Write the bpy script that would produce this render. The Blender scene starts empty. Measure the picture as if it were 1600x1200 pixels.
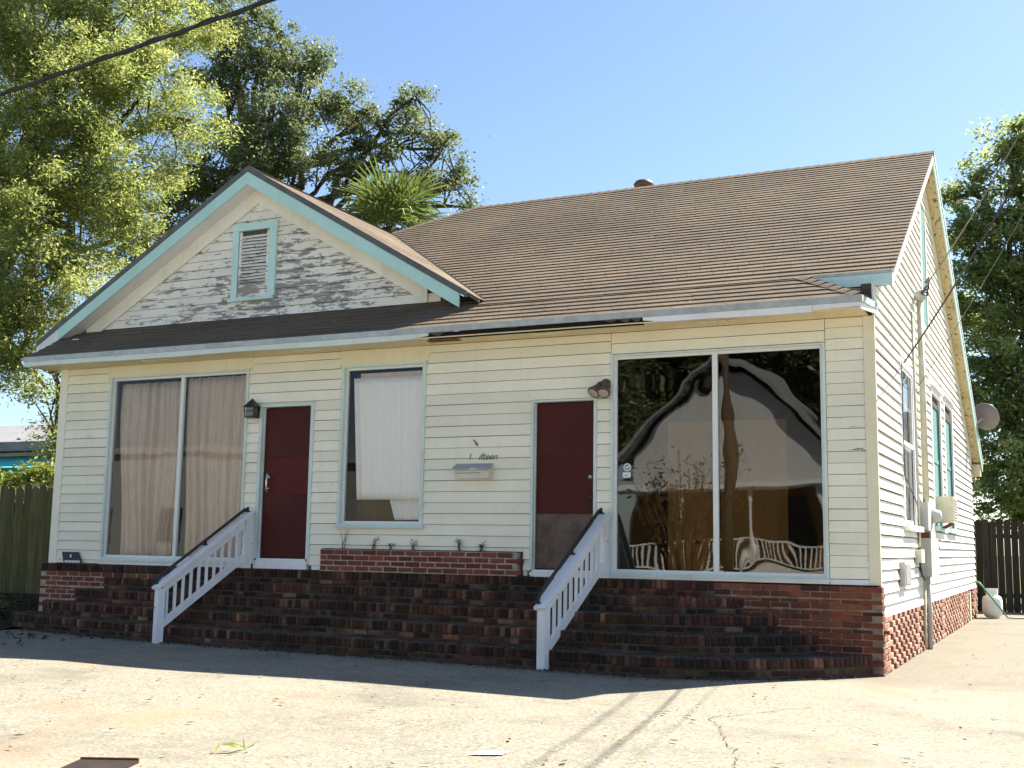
import bpy, bmesh, math, random
import numpy as np
from mathutils import Vector, Matrix

random.seed(7)
rng = np.random.default_rng(7)
scene = bpy.context.scene
col = scene.collection
R = math.radians

# ------------------------------------------------------------------ camera
CAM = Vector((1.871, -12.911, 1.279))
def cam_basis(yaw, p, r):
    f = Vector((math.sin(yaw)*math.cos(p), math.cos(yaw)*math.cos(p), math.sin(p)))
    rt = Vector((math.cos(yaw), -math.sin(yaw), 0)); up = rt.cross(f)
    return rt*math.cos(r)+up*math.sin(r), -rt*math.sin(r)+up*math.cos(r), f
_rt, _up, _fw = cam_basis(R(-25.5805), R(7.8434), R(0.8975))
cd = bpy.data.cameras.new('camera'); cam = bpy.data.objects.new('camera', cd); col.objects.link(cam)
cd.sensor_width = 36; cd.lens = 36*1830.85/1600; cd.clip_end = 2000; cd.clip_start = .05
m = Matrix((( _rt.x, _up.x, -_fw.x, CAM.x), (_rt.y, _up.y, -_fw.y, CAM.y), (_rt.z, _up.z, -_fw.z, CAM.z), (0, 0, 0, 1)))
cam.matrix_world = m
scene.camera = cam

# ------------------------------------------------------------------ light
SUN = Vector((.52, .77, 1.0)).normalized()          # towards the sun
w = bpy.data.worlds.new('World'); scene.world = w; w.use_nodes = True
nt = w.node_tree
bg = nt.nodes['Background']; sky = nt.nodes.new('ShaderNodeTexSky')
sky.sky_type = 'NISHITA'; sky.sun_disc = False
sky.sun_elevation = math.asin(SUN.z); sky.sun_rotation = math.atan2(SUN.x, SUN.y)
sky.air_density = 1.0; sky.dust_density = .6; sky.ozone_density = 3.2; sky.altitude = 20
nt.links.new(sky.outputs[0], bg.inputs[0]); bg.inputs[1].default_value = .058
sl = bpy.data.lights.new('sun', 'SUN'); sun = bpy.data.objects.new('sun', sl); col.objects.link(sun)
sl.energy = 5.0; sl.angle = R(.53); sl.color = (1, .93, .82)
sun.rotation_euler = (-SUN).to_track_quat('-Z', 'Y').to_euler()
sun.location = (10, 15, 20)
vs = scene.view_settings
vs.view_transform = 'Standard'; vs.look = 'None'; vs.exposure = 1.88; vs.gamma = 1; vs.use_curve_mapping = False

# ------------------------------------------------------------------ materials
class NT:
    def __init__(s, name):
        s.m = bpy.data.materials.new(name); s.m.use_nodes = True; s.t = s.m.node_tree
        s.b = s.t.nodes['Principled BSDF']; s.o = s.t.nodes['Material Output']
        s.pos = s.n('ShaderNodeNewGeometry').outputs['Position']
    def n(s, t, **k):
        x = s.t.nodes.new(t)
        for a, v in k.items(): setattr(x, a, v)
        return x
    def l(s, a, b): s.t.links.new(a, b)
    def setin(s, sock, v):
        if isinstance(v, bpy.types.NodeSocket): s.l(v, sock)
        else:
            if isinstance(v, tuple) and len(v) == 3 and sock.type == 'RGBA': v = (*v, 1)
            sock.default_value = v
    def math(s, op, a, b=0.0, clamp=False):
        x = s.n('ShaderNodeMath', operation=op, use_clamp=clamp); s.setin(x.inputs[0], a); s.setin(x.inputs[1], b); return x.outputs[0]
    def mapp(s, scale, vec=None):
        x = s.n('ShaderNodeMapping'); s.l(vec or s.pos, x.inputs[0]); x.inputs['Scale'].default_value = scale; return x.outputs[0]
    def noise(s, scale=5, detail=4, rough=.6, vec=None, dist=0):
        x = s.n('ShaderNodeTexNoise'); s.l(vec or s.pos, x.inputs['Vector']); x.inputs['Scale'].default_value = scale
        x.inputs['Detail'].default_value = detail; x.inputs['Roughness'].default_value = rough; x.inputs['Distortion'].default_value = dist
        return x.outputs[0]
    def voro(s, scale, vec=None, feature='F1', out='Distance'):
        x = s.n('ShaderNodeTexVoronoi', feature=feature); s.l(vec or s.pos, x.inputs['Vector']); x.inputs['Scale'].default_value = scale
        return x.outputs[out]
    def ramp(s, fac, stops, interp='LINEAR'):
        x = s.n('ShaderNodeValToRGB'); s.setin(x.inputs[0], fac); e = x.color_ramp.elements; x.color_ramp.interpolation = interp
        while len(e) > len(stops): e.remove(e[-1])
        while len(e) < len(stops): e.new(1)
        for i, (p, c) in enumerate(stops):
            e[i].position = p; c = c if isinstance(c, tuple) else (c, c, c); e[i].color = (*c, 1)
        return x.outputs[0]
    def mix(s, f, a, b, mode='MIX'):
        x = s.n('ShaderNodeMix', data_type='RGBA', blend_type=mode); s.setin(x.inputs[0], f); s.setin(x.inputs[6], a); s.setin(x.inputs[7], b); return x.outputs[2]
    def rnd(s):   # random per piece: object random plus a per-piece attribute of joined meshes
        a = s.n('ShaderNodeAttribute', attribute_name='rnd').outputs['Fac']
        return s.math('FRACT', s.math('ADD', a, s.n('ShaderNodeObjectInfo').outputs['Random']))
    def sep(s):
        x = s.n('ShaderNodeSeparateXYZ'); s.l(s.pos, x.inputs[0]); return x.outputs
    def bump(s, h, strength=.3, dist=.01):
        x = s.n('ShaderNodeBump'); s.l(h, x.inputs['Height']); x.inputs['Strength'].default_value = strength; x.inputs['Distance'].default_value = dist
        s.l(x.outputs[0], s.b.inputs['Normal'])
    def done(s, c, rough=.7, spec=.35, metal=0):
        s.setin(s.b.inputs['Base Color'], c); s.setin(s.b.inputs['Roughness'], rough)
        s.b.inputs['Specular IOR Level'].default_value = spec; s.setin(s.b.inputs['Metallic'], metal)
        return s.m

def paint(name, c, peel=.0, wood=(.30, .28, .25), grime=.35, rough=.6, stretch=(1.2, 1.2, 7), gable=False, var=.08):
    t = NT(name)
    r = t.rnd()
    base = t.mix(t.ramp(r, [(0, 0.0), (1, 1.0)]), tuple(x*(1-var) for x in c), tuple(min(1, x*(1+var*.4)) for x in c))
    gr = t.ramp(t.noise(1.3, 6, .7), [(.42, 0.0), (.75, 1.0)])
    base = t.mix(t.math('MULTIPLY', gr, grime), base, tuple(x*y for x, y in zip(c, (.70, .66, .55))))
    streak = t.ramp(t.noise(1, 5, .65, t.mapp((9, 9, .7))), [(.52, 0.0), (.72, 1.0)])
    base = t.mix(t.math('MULTIPLY', streak, grime*.5), base, tuple(x*y for x, y in zip(c, (.72, .70, .62))))
    spots = t.ramp(t.noise(26, 3, .7), [(.70, 0.0), (.74, 1.0)])
    base = t.mix(t.math('MULTIPLY', spots, .45*grime+peel*.4), base, (.16, .15, .12))
    n1 = t.noise(2.2, 7, .72, t.mapp(stretch), .3)
    if gable:     # bare wood is worst along the lower middle boards of the gable
        x, y, z = t.sep()
        zz = t.math('SUBTRACT', 1, t.math('MULTIPLY', t.math('ABSOLUTE', t.math('SUBTRACT', z, 4.75)), .55), True)
        xx = t.math('SUBTRACT', 1, t.math('MULTIPLY', t.math('ABSOLUTE', t.math('ADD', x, 8.3)), .26), True)
        thr = t.math('MULTIPLY', t.math('MULTIPLY', zz, xx), .20)
        n1 = t.math('ADD', n1, thr)
        mask = t.ramp(n1, [(.645, 0.0), (.66, 1.0)])
    else:
        mask = t.ramp(n1, [(.72-peel*.12, 0.0), (.735-peel*.12, 1.0)])
        mask = t.math('MULTIPLY', mask, 1.0 if peel > 0 else 0.0)
    wd = t.mix(t.noise(3, 5, .7, t.mapp((2, 2, 40))), tuple(x*.65 for x in wood), wood)
    cc = t.mix(mask, base, wd)
    h = t.math('SUBTRACT', t.noise(8, 5, .7, t.mapp((1, 1, 6))), t.math('MULTIPLY', mask, .6))
    t.bump(h, .35, .006)
    return t.done(cc, t.math('ADD', t.math('MULTIPLY', mask, .3), rough), .3)

def brickmat(name, stops, moss=.0, dark=.0, seed=0):
    t = NT(name)
    c = t.ramp(t.rnd(), stops)
    nz = t.noise(9, 5, .75)
    c = t.mix(t.ramp(nz, [(.35, 0.0), (.7, .75)]), c, t.mix(.5, c, (.03, .024, .02)))
    lime = t.ramp(t.noise(14, 5, .7), [(.64, 0.0), (.74, .35)])
    c = t.mix(lime, c, (.33, .28, .24))
    if dark:      # black mould growing over patches of the brick
        dm = t.ramp(t.noise(1.15, 7, .75), [(.44-.12*(1-dark), min(1, 1.15*dark)), (.60-.10*(1-dark), .10*dark)])
        c = t.mix(dm, c, (.016, .015, .012))
    if moss:
        mm = t.ramp(t.noise(1.7, 6, .7), [(.52, 0.0), (.68, moss)])
        c = t.mix(mm, c, (.055, .050, .016))
    if dark > .7:     # up-facing brick painted lighter, in place of light on the treads
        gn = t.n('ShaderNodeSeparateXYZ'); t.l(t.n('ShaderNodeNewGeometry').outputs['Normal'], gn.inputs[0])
        tread_light = t.math('MULTIPLY', t.ramp(gn.outputs[2], [(.6, 0.0), (.85, 1.0)]), t.ramp(t.noise(6, 4, .7), [(.35, .15), (.65, .8)]))
        c = t.mix(tread_light, c, (.15, .125, .10))
    t.bump(t.noise(45, 4, .7), .6, .006)
    return t.done(c, .9, .2)

def simple(name, c, rough=.6, spec=.4, metal=0, var=.15, scale=6, bump=.15):
    t = NT(name)
    n = t.noise(scale, 5, .65)
    cc = t.mix(t.ramp(n, [(.3, 0.0), (.7, 1.0)]), tuple(x*(1-var) for x in c), tuple(min(1, x*(1+var)) for x in c))
    if bump: t.bump(t.noise(scale*6, 3, .6), bump, .004)
    return t.done(cc, rough, spec, metal)

M = {}
CREAM = (.87, .84, .70)
M['siding'] = paint('cream_siding', CREAM, peel=.42, grime=.33)
M['siding_side'] = paint('white_siding_side', (.82, .80, .73), peel=.3, grime=.35)
M['siding_gable'] = paint('peeling_gable_siding', (.87, .85, .78), peel=.5, grime=.5, gable=True, wood=(.36, .34, .32), stretch=(1.7, 1.7, 7.5))
M['cream_trim'] = paint('cream_trim', (.83, .775, .58), peel=.12, grime=.4)
M['teal'] = paint('aqua_trim', (.50, .76, .72), peel=.12, grime=.4, wood=(.55, .55, .5))
M['teal_pale'] = paint('pale_aqua_trim', (.56, .78, .78), peel=.28, grime=.45, wood=(.33, .32, .29))
M['frieze'] = paint('gable_frieze', (.84, .82, .75), peel=.1, grime=.5)
M['soffit'] = paint('ochre_soffit', (.80, .68, .44), peel=.2, grime=.5, wood=(.5, .46, .38))
M['soffit_mould'] = paint('mouldy_soffit', (.66, .56, .34), peel=1.25, grime=.9, wood=(.13, .11, .08), stretch=(8, 4, 8))
M['white'] = paint('white_wood', (.82, .83, .85), peel=.5, grime=.55, wood=(.42, .40, .37))
M['white_metal'] = simple('white_aluminium', (.72, .74, .73), .4, .5, 0, .06)
M['grey_metal'] = simple('grey_drip_edge', (.40, .43, .42), .5, .5, .2, .2)
M['dark_metal'] = simple('dark_drip_edge', (.10, .105, .105), .6, .4, 0, .25)
M['dark_gap'] = simple('rotten_dark_wood', (.018, .015, .013), .9, .1)
M['black_metal'] = simple('black_iron', (.016, .015, .015), .45, .5)
M['rubber'] = simple('black_cable', (.018, .018, .018), .6, .4)
M['grey_cable'] = simple('grey_cable', (.12, .115, .10), .7, .3)
M['steel'] = simple('bright_steel', (.7, .69, .66), .3, .5, .8)
M['beige_metal'] = simple('beige_painted_metal', (.55, .53, .40), .6, .4, 0, .15)
M['grey_box'] = simple('grey_meter_box', (.42, .42, .40), .55, .4, 0, .15)
M['rust'] = simple('rusty_iron', (.17, .07, .035), .85, .2, 0, .4)
M['bronze'] = simple('brown_lamp_metal', (.10, .065, .05), .55, .4)
M['lens'] = simple('frosted_lens', (.45, .38, .34), .35, .5)
M['tank'] = simple('tank_white', (.70, .72, .69), .5, .4, 0, .08)
M['hose'] = simple('green_hose', (.06, .20, .13), .5, .4)
M['dish'] = simple('satellite_grey', (.20, .18, .17), .6, .3, 0, .08)
M['paper'] = simple('white_paper', (.78, .77, .72), .8, .2, 0, .04)
M['letter'] = simple('black_lettering', (.012, .012, .012), .5, .4, 0, .05)
M['mailbox'] = paint('painted_mailbox', (.66, .63, .52), peel=.1, grime=.5, var=.02)
M['mailbox_lid'] = paint('grey_mailbox_lid', (.42, .41, .42), peel=.15, grime=.6, var=.02)
M['mortar'] = simple('mortar', (.37, .30, .24), .95, .1, 0, .35, 14, .5)
M['mortar_dark'] = simple('grimy_mortar', (.20, .15, .115), .95, .1, 0, .5, 9, .5)
M['step_core'] = simple('mossy_step_mortar', (.075, .062, .046), .95, .1, 0, .5, 3, .6)
M['lap'] = simple('old_sheathing', (.09, .08, .065), .95, .1)
M['casing'] = paint('pale_casing', (.66, .76, .72), peel=.45, grime=.6, wood=(.33, .32, .29))
M['teal_sun'] = paint('deep_aqua_shutter', (.10, .24, .21), peel=.15, grime=.4)

t = NT('dark_red_door')
dn = t.noise(1.6, 5, .6)
c = t.mix(t.ramp(dn, [(.3, 0.0), (.7, 1.0)]), (.060, .011, .010), (.080, .017, .015))
t.bump(t.noise(60, 2, .5), .06, .003); M['door'] = t.done(c, .55, .15)
t = NT('faded_red_panel')
c = t.mix(t.ramp(t.noise(3, 6, .7, t.mapp((1, 1, .4))), [(.3, 0.0), (.7, 1.0)]), (.078, .012, .010), (.108, .022, .018))
M['door_b'] = t.done(c, .6, .15)
t = NT('worn_kick_plate')
c = t.mix(t.ramp(t.noise(4, 6, .75), [(.35, 0.0), (.7, 1.0)]), (.075, .045, .034), (.17, .125, .10))
M['kick'] = t.done(c, .7, .3)
M['brick'] = brickmat('red_brick', [(0, (.15, .045, .032)), (.3, (.22, .066, .042)), (.6, (.27, .085, .052)), (.85, (.20, .055, .045)), (1, (.11, .042, .034))], moss=.1, dark=.25)
M['brick_right'] = brickmat('dirty_red_brick', [(0, (.15, .045, .032)), (.3, (.24, .072, .042)), (.6, (.29, .092, .050)), (.82, (.22, .062, .048)), (1, (.06, .028, .024))], moss=.12, dark=.6)
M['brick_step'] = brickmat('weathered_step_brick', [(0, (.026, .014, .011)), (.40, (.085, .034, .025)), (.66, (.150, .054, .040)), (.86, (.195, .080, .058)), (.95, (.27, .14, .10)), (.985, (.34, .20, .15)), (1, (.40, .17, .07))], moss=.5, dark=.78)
M['brick_side'] = brickmat('salmon_brick', [(0, (.26, .13, .095)), (.5, (.36, .20, .145)), (1, (.44, .28, .20))], dark=.12)

# shingles
t = NT('brown_shingles')
c = t.ramp(t.rnd(), [(0, (.158, .124, .088)), (.5, (.170, .134, .095)), (1, (.184, .145, .103))])
blot = t.ramp(t.noise(.55, 6, .7), [(.36, 0.0), (.68, .75)])
c = t.mix(blot, c, (.100, .077, .058))
lite = t.ramp(t.noise(.8, 5, .6, t.mapp((1, .6, 1))), [(.55, 0.0), (.75, .5)])
c = t.mix(lite, c, (.22, .16, .105))
spk = t.ramp(t.noise(70, 2, .8), [(.35, .6), (.65, 1.25)])
c = t.mix(1.0, c, spk, 'MULTIPLY')
fl = t.ramp(t.noise(11, 2, .5), [(.745, 0.0), (.755, 1.0)])
c = t.mix(t.math('MULTIPLY', fl, .6), c, (.42, .38, .30))
t.bump(t.noise(120, 2, .7), .5, .004)
M['shingle'] = t.done(c, .95, .15)
M['shingle_wing'] = M['shingle']

# concrete
t = NT('exposed_aggregate_concrete')
v = t.voro(60, out='Color')
fine = t.n('ShaderNodeSeparateColor'); t.l(v, fine.inputs[0])
c = t.ramp(fine.outputs[0], [(0, (.11, .102, .082)), (.2, (.182, .168, .130)), (.6, (.228, .208, .160)), (.88, (.27, .246, .19)), (1, (.40, .375, .31))])
big = t.ramp(t.noise(.32, 6, .65), [(.38, 0.0), (.66, .55)])
c = t.mix(big, c, (.24, .21, .155))
st = t.ramp(t.noise(.75, 7, .75), [(.48, 0.0), (.66, .72)])
c = t.mix(st, c, (.125, .117, .096))
pale = t.ramp(t.noise(.5, 6, .7, t.mapp((1, 1.6, 1))), [(.5, 0.0), (.68, .5)])
c = t.mix(pale, c, (.27, .25, .20))
rs = t.ramp(t.noise(.45, 4, .6, t.mapp((1.4, .9, 1))), [(.57, 0.0), (.68, .55)])
c = t.mix(rs, c, (.30, .19, .11))
pit = t.ramp(t.noise(24, 4, .8), [(.30, .55), (.45, 1.0), (.62, 1.0), (.74, 1.12)])
c = t.mix(1.0, c, pit, 'MULTIPLY')
xx, yy, zz = t.sep()
# oil stains and damp dirt that collect by the steps
near = t.ramp(t.math('ADD', yy, t.math('MULTIPLY', t.noise(.8, 4, .6), 2.2)), [(-1.3+1.1, 0.0), (0.9, .55)])
c = t.mix(near, c, (.13, .115, .085))
t.bump(t.math('ADD', t.math('MULTIPLY', t.noise(70, 3, .7), .8), t.noise(4, 4, .6)), .5, .006)
M['concrete'] = t.done(c, .9, .2)

t = NT('leaf_litter_soil')
c = t.ramp(t.noise(16, 6, .8), [(.3, (.018, .014, .009)), (.55, (.065, .052, .034)), (.75, (.14, .12, .085))])
t.bump(t.noise(30, 5, .8), 1, .03); M['soil'] = t.done(c, .95, .1)
t = NT('rough_grass_ground')
c = t.ramp(t.noise(3, 6, .75), [(.3, (.05, .055, .022)), (.6, (.11, .12, .045)), (.8, (.2, .17, .10))])
M['ground'] = t.done(c, .95, .1)
M['asphalt'] = simple('asphalt', (.055, .055, .055), .9, .2, 0, .2, 30, .4)

def fence_wood(name, a, b, green):
    t = NT(name)
    g = t.noise(2.5, 6, .75, t.mapp((9, 9, .7)))
    c = t.mix(t.ramp(g, [(.3, 0.0), (.7, 1.0)]), a, b)
    c = t.mix(t.math('MULTIPLY', t.rnd(), .45), c, tuple(x*.5 for x in a))
    c = t.mix(t.ramp(t.noise(1.4, 5, .7), [(.42, 0.0), (.7, green)]), c, (.07, .085, .025))
    t.bump(g, .5, .006)
    return t.done(c, .92, .15)
M['fence_left'] = fence_wood('mossy_fence_board', (.085, .078, .035), (.21, .195, .10), .6)
M['fence_right'] = fence_wood('dark_fence_board', (.022, .018, .015), (.06, .05, .042), .1)

def bark(name, a, b):
    t = NT(name); n = t.noise(6, 6, .75, t.mapp((3, 3, .8)))
    t.bump(n, .8, .03)
    return t.done(t.mix(n, a, b), .95, .1)
M['bark'] = bark('grey_bark', (.035, .028, .022), (.12, .10, .08))

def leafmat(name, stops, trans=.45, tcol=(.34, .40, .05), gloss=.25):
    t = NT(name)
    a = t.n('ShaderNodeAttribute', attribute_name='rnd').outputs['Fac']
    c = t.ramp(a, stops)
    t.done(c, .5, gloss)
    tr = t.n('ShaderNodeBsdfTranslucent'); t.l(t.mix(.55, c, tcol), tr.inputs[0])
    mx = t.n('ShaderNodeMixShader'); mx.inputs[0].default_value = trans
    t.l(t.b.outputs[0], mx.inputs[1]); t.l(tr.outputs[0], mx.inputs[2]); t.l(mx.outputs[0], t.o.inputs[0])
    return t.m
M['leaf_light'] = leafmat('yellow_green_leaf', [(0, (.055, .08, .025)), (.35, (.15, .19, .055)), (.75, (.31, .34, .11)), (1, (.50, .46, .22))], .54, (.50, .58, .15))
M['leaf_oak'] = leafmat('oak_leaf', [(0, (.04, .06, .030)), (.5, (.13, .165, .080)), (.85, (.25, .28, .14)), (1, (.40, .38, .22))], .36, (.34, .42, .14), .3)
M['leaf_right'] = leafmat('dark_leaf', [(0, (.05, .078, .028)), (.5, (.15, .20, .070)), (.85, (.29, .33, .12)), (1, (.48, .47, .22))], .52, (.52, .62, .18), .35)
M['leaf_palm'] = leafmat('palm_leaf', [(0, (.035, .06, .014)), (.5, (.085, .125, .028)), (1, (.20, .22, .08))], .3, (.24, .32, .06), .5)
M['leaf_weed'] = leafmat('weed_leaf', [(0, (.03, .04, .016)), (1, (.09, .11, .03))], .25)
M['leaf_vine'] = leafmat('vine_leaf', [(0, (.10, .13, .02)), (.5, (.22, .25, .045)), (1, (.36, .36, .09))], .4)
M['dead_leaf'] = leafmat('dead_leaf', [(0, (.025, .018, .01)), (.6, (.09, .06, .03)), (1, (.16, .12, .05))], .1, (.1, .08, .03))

def glass(name, refl, tint, wave=.02, wscale=1.1):
    t = NT(name); t.t.nodes.remove(t.b)
    tr = t.n('ShaderNodeBsdfTransparent'); tr.inputs[0].default_value = (*tint, 1)
    gl = t.n('ShaderNodeBsdfGlossy'); gl.inputs['Roughness'].default_value = .012; gl.inputs[0].default_value = (.92, .93, .92, 1)
    bp = t.n('ShaderNodeBump'); t.l(t.noise(wscale, 1.5, .5, t.mapp((1, 1, .8)), .4), bp.inputs['Height']); bp.inputs['Strength'].default_value = 1; bp.inputs['Distance'].default_value = wave
    t.l(bp.outputs[0], gl.inputs['Normal'])
    fr = t.n('ShaderNodeFresnel'); fr.inputs[0].default_value = 1.5
    f = t.math('ADD', t.math('MULTIPLY', fr.outputs[0], .9), refl, True)
    mx = t.n('ShaderNodeMixShader'); t.l(f, mx.inputs[0]); t.l(tr.outputs[0], mx.inputs[1]); t.l(gl.outputs[0], mx.inputs[2]); t.l(mx.outputs[0], t.o.inputs[0])
    return t.m
M['glass_big'] = glass('dark_wavy_glass', .04, (.86, .82, .72), .0085, .85)
M['glass'] = glass('old_window_glass', -.012, (.97, .97, .96), .004, .9)

def cloth(name, a, b, trans=.15):
    t = NT(name)
    n = t.noise(5, 5, .7, t.mapp((6, 6, .6)))
    c = t.mix(t.ramp(n, [(.3, 0.0), (.7, 1.0)]), a, b)
    t.done(c, .9, .1); t.bump(t.noise(90, 2, .6), .2, .003)
    return t.m
M['curtain_beige'] = cloth('beige_curtain', (.54, .445, .375), (.72, .615, .53))
M['curtain_white'] = cloth('white_curtain', (.88, .88, .88), (.94, .94, .94))
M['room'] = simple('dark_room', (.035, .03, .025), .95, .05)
t = NT('brown_plywood'); g = t.noise(2, 6, .7, t.mapp((7, 7, .5)), .5)
M['plywood'] = t.done(t.mix(g, (.085, .045, .010), (.17, .098, .027)), .7, .3)
M['far_white'] = simple('far_white_wall', (.62, .62, .60), .8, .2, 0, .1, 2, 0)
M['far_grey'] = simple('far_grey_roof', (.20, .20, .21), .9, .2, 0, .2, 2, 0)
M['far_teal'] = simple('teal_awning', (.10, .50, .48), .7, .2, 0, .1, 2, 0)
M['far_green'] = simple('green_awning_edge', (.015, .17, .12), .7, .2, 0, .1, 2, 0)
M['far_siding'] = paint('grey_white_siding', (.44, .44, .43), grime=.4)
M['pole'] = bark('creosote_pole', (.07, .05, .035), (.16, .12, .085))

# ------------------------------------------------------------------ mesh helpers
def mesh_obj(name, verts, faces, mat, parent=None, smooth=False, rnd=None):
    me = bpy.data.meshes.new(name); me.from_pydata([tuple(v) for v in verts], [], faces); me.update()
    if mat: me.materials.append(mat)
    if rnd is not None:
        a = me.attributes.new('rnd', 'FLOAT', 'FACE'); a.data.foreach_set('value', np.asarray(rnd, dtype=np.float32))
    if smooth: me.polygons.foreach_set('use_smooth', [True]*len(me.polygons))
    o = bpy.data.objects.new(name, me); col.objects.link(o)
    if parent is not None: attach(o, parent)
    return o
def attach(o, parent):
    o.parent = parent
    o.matrix_parent_inverse = Matrix.Translation(-Vector(parent['_w']) if '_w' in parent else Vector((0, 0, 0)))
def tag(o, label=None, cat=None, group=None, kind=None):
    if label: o['label'] = label
    if cat: o['category'] = cat
    if group: o['group'] = group
    if kind: o['kind'] = kind
    return o
_empties = []
def thing(name, loc, label, cat, group=None):
    o = bpy.data.objects.new(name, None); col.objects.link(o); o.location = loc; o['_w'] = tuple(loc); o.empty_display_size = .2
    _empties.append(o)
    return tag(o, label, cat, group)

BOXF = [(0, 3, 2, 1), (4, 5, 6, 7), (0, 1, 5, 4), (1, 2, 6, 5), (2, 3, 7, 6), (3, 0, 4, 7)]
class MB:
    def __init__(s): s.v = []; s.f = []; s.r = []
    def add(s, v, f, r=0.0):
        n = len(s.v); s.v += [tuple(x) for x in v]; s.f += [tuple(i+n for i in q) for q in f]; s.r += [r]*len(f); return s
    def box(s, x0, x1, y0, y1, z0, z1, r=0.0, j=0.0):
        v = [(x0, y0, z0), (x1, y0, z0), (x1, y1, z0), (x0, y1, z0), (x0, y0, z1), (x1, y0, z1), (x1, y1, z1), (x0, y1, z1)]
        if j: v = [tuple(c+random.uniform(-j, j) for c in p) for p in v]
        return s.add(v, BOXF, r)
    def hexa(s, v8, r=0.0): return s.add(v8, BOXF, r)
    def bar(s, a, b, wx, wz, side=None, r=0.0):
        """a rectangular bar from a to b; wx across, wz up"""
        a = Vector(a); b = Vector(b); d = (b-a).normalized()
        sd = Vector(side) if side else d.cross(Vector((0, 0, 1)))
        if sd.length < 1e-4: sd = Vector((1, 0, 0))
        sd.normalize(); up = sd.cross(d).normalized()
        v = []
        for p in (a, b):
            for (i, k) in ((-1, -1), (1, -1), (1, 1), (-1, 1)): v.append(p+sd*(i*wx/2)+up*(k*wz/2))
        return s.add(v, [(3, 2, 1, 0), (4, 5, 6, 7), (0, 1, 5, 4), (1, 2, 6, 5), (2, 3, 7, 6), (3, 0, 4, 7)], r)
    def tube(s, pts, rad, n=8, caps=True, r=0.0):
        pts = [Vector(p) for p in pts]; rads = rad if isinstance(rad, (list, tuple)) else [rad]*len(pts)
        base = len(s.v); prev = None
        for i, p in enumerate(pts):
            d = (pts[min(i+1, len(pts)-1)]-pts[max(i-1, 0)]).normalized()
            if prev is None:
                sd = d.cross(Vector((0, 0, 1))) if abs(d.z) < .95 else d.cross(Vector((1, 0, 0)))
            else: sd = prev-d*prev.dot(d)
            sd.normalize(); prev = sd; up = d.cross(sd)
            for k in range(n):
                a = 2*math.pi*k/n; s.v.append(tuple(p+(sd*math.cos(a)+up*math.sin(a))*rads[i]))
        for i in range(len(pts)-1):
            for k in range(n):
                a = base+i*n+k; b = base+i*n+(k+1) % n; s.f.append((a, b, b+n, a+n)); s.r.append(r)
        if caps:
            s.f.append(tuple(base+k for k in reversed(range(n)))); s.r.append(r)
            s.f.append(tuple(base+(len(pts)-1)*n+k for k in range(n))); s.r.append(r)
        return s
    def lathe(s, c, prof, n=20, axis=(0, 0, 1), r=0.0):
        ax = Vector(axis).normalized(); c = Vector(c)
        u = ax.orthogonal().normalized(); v = ax.cross(u); base = len(s.v)
        for (rad, h) in prof:
            for k in range(n):
                a = 2*math.pi*k/n; s.v.append(tuple(c+ax*h+(u*math.cos(a)+v*math.sin(a))*rad))
        for i in range(len(prof)-1):
            for k in range(n):
                a = base+i*n+k; b = base+i*n+(k+1) % n; s.f.append((a, b, b+n, a+n)); s.r.append(r)
        s.f.append(tuple(base+k for k in reversed(range(n)))); s.r.append(r)
        s.f.append(tuple(base+(len(prof)-1)*n+k for k in range(n))); s.r.append(r)
        return s
    def prism(s, poly, d, r=0.0):
        n = len(poly); d = Vector(d)
        v = [Vector(p) for p in poly]+[Vector(p)+d for p in poly]
        f = [tuple(reversed(range(n))), tuple(range(n, 2*n))]+[(i, (i+1) % n, (i+1) % n+n, i+n) for i in range(n)]
        return s.add(v, f, r)
    def build(s, name, mat, parent=None, smooth=False):
        return mesh_obj(name, s.v, s.f, mat, parent, smooth, s.r)

def sky_ok(): pass

# ------------------------------------------------------------------ large structure: ground
g = MB(); g.v = []
def sheet(name, poly, z, mat, kind='structure'):
    o = mesh_obj(name, [(x, y, z) for x, y in poly], [tuple(range(len(poly)))], mat); o['kind'] = kind; return o
sheet('ground', [(-400, -400), (400, -400), (400, 600), (-400, 600)], -.03, M['ground'])
# concrete lot, gently uneven, subdivided
def concrete_lot():
    xs = np.concatenate([np.linspace(-40, -14, 8), np.linspace(-13, 5, 60), np.linspace(6, 30, 8)])
    ys = np.concatenate([np.linspace(-22, -9, 8), np.linspace(-8.5, 16, 80)])
    v = []; f = []
    for y in ys:
        for x in xs:
            z = .012*math.sin(x*1.3+y*.7)*math.sin(y*.9-x*.2)
            if y > -1.5: z *= max(0, 1-(y+1.5))*1.0 if x < .5 else 1
            if x < -12.5: z += min(0, (x+12.5)*.02)
            v.append((x, y, z-.004))
    W = len(xs)
    for j in range(len(ys)-1):
        for i in range(W-1):
            a = j*W+i; f.append((a, a+1, a+1+W, a+W))
    o = mesh_obj('concrete_lot', v, f, M['concrete'], None, True); o['kind'] = 'structure'
concrete_lot()
sheet('road', [(-200, -24.5), (200, -24.5), (200, -17.5), (-200, -17.5)], .02, simple('pale_bounce_street', (.28, .265, .24), .9, .2, 0, .2, 8, .3))  # surface made paler than asphalt to bounce light onto the front
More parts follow.
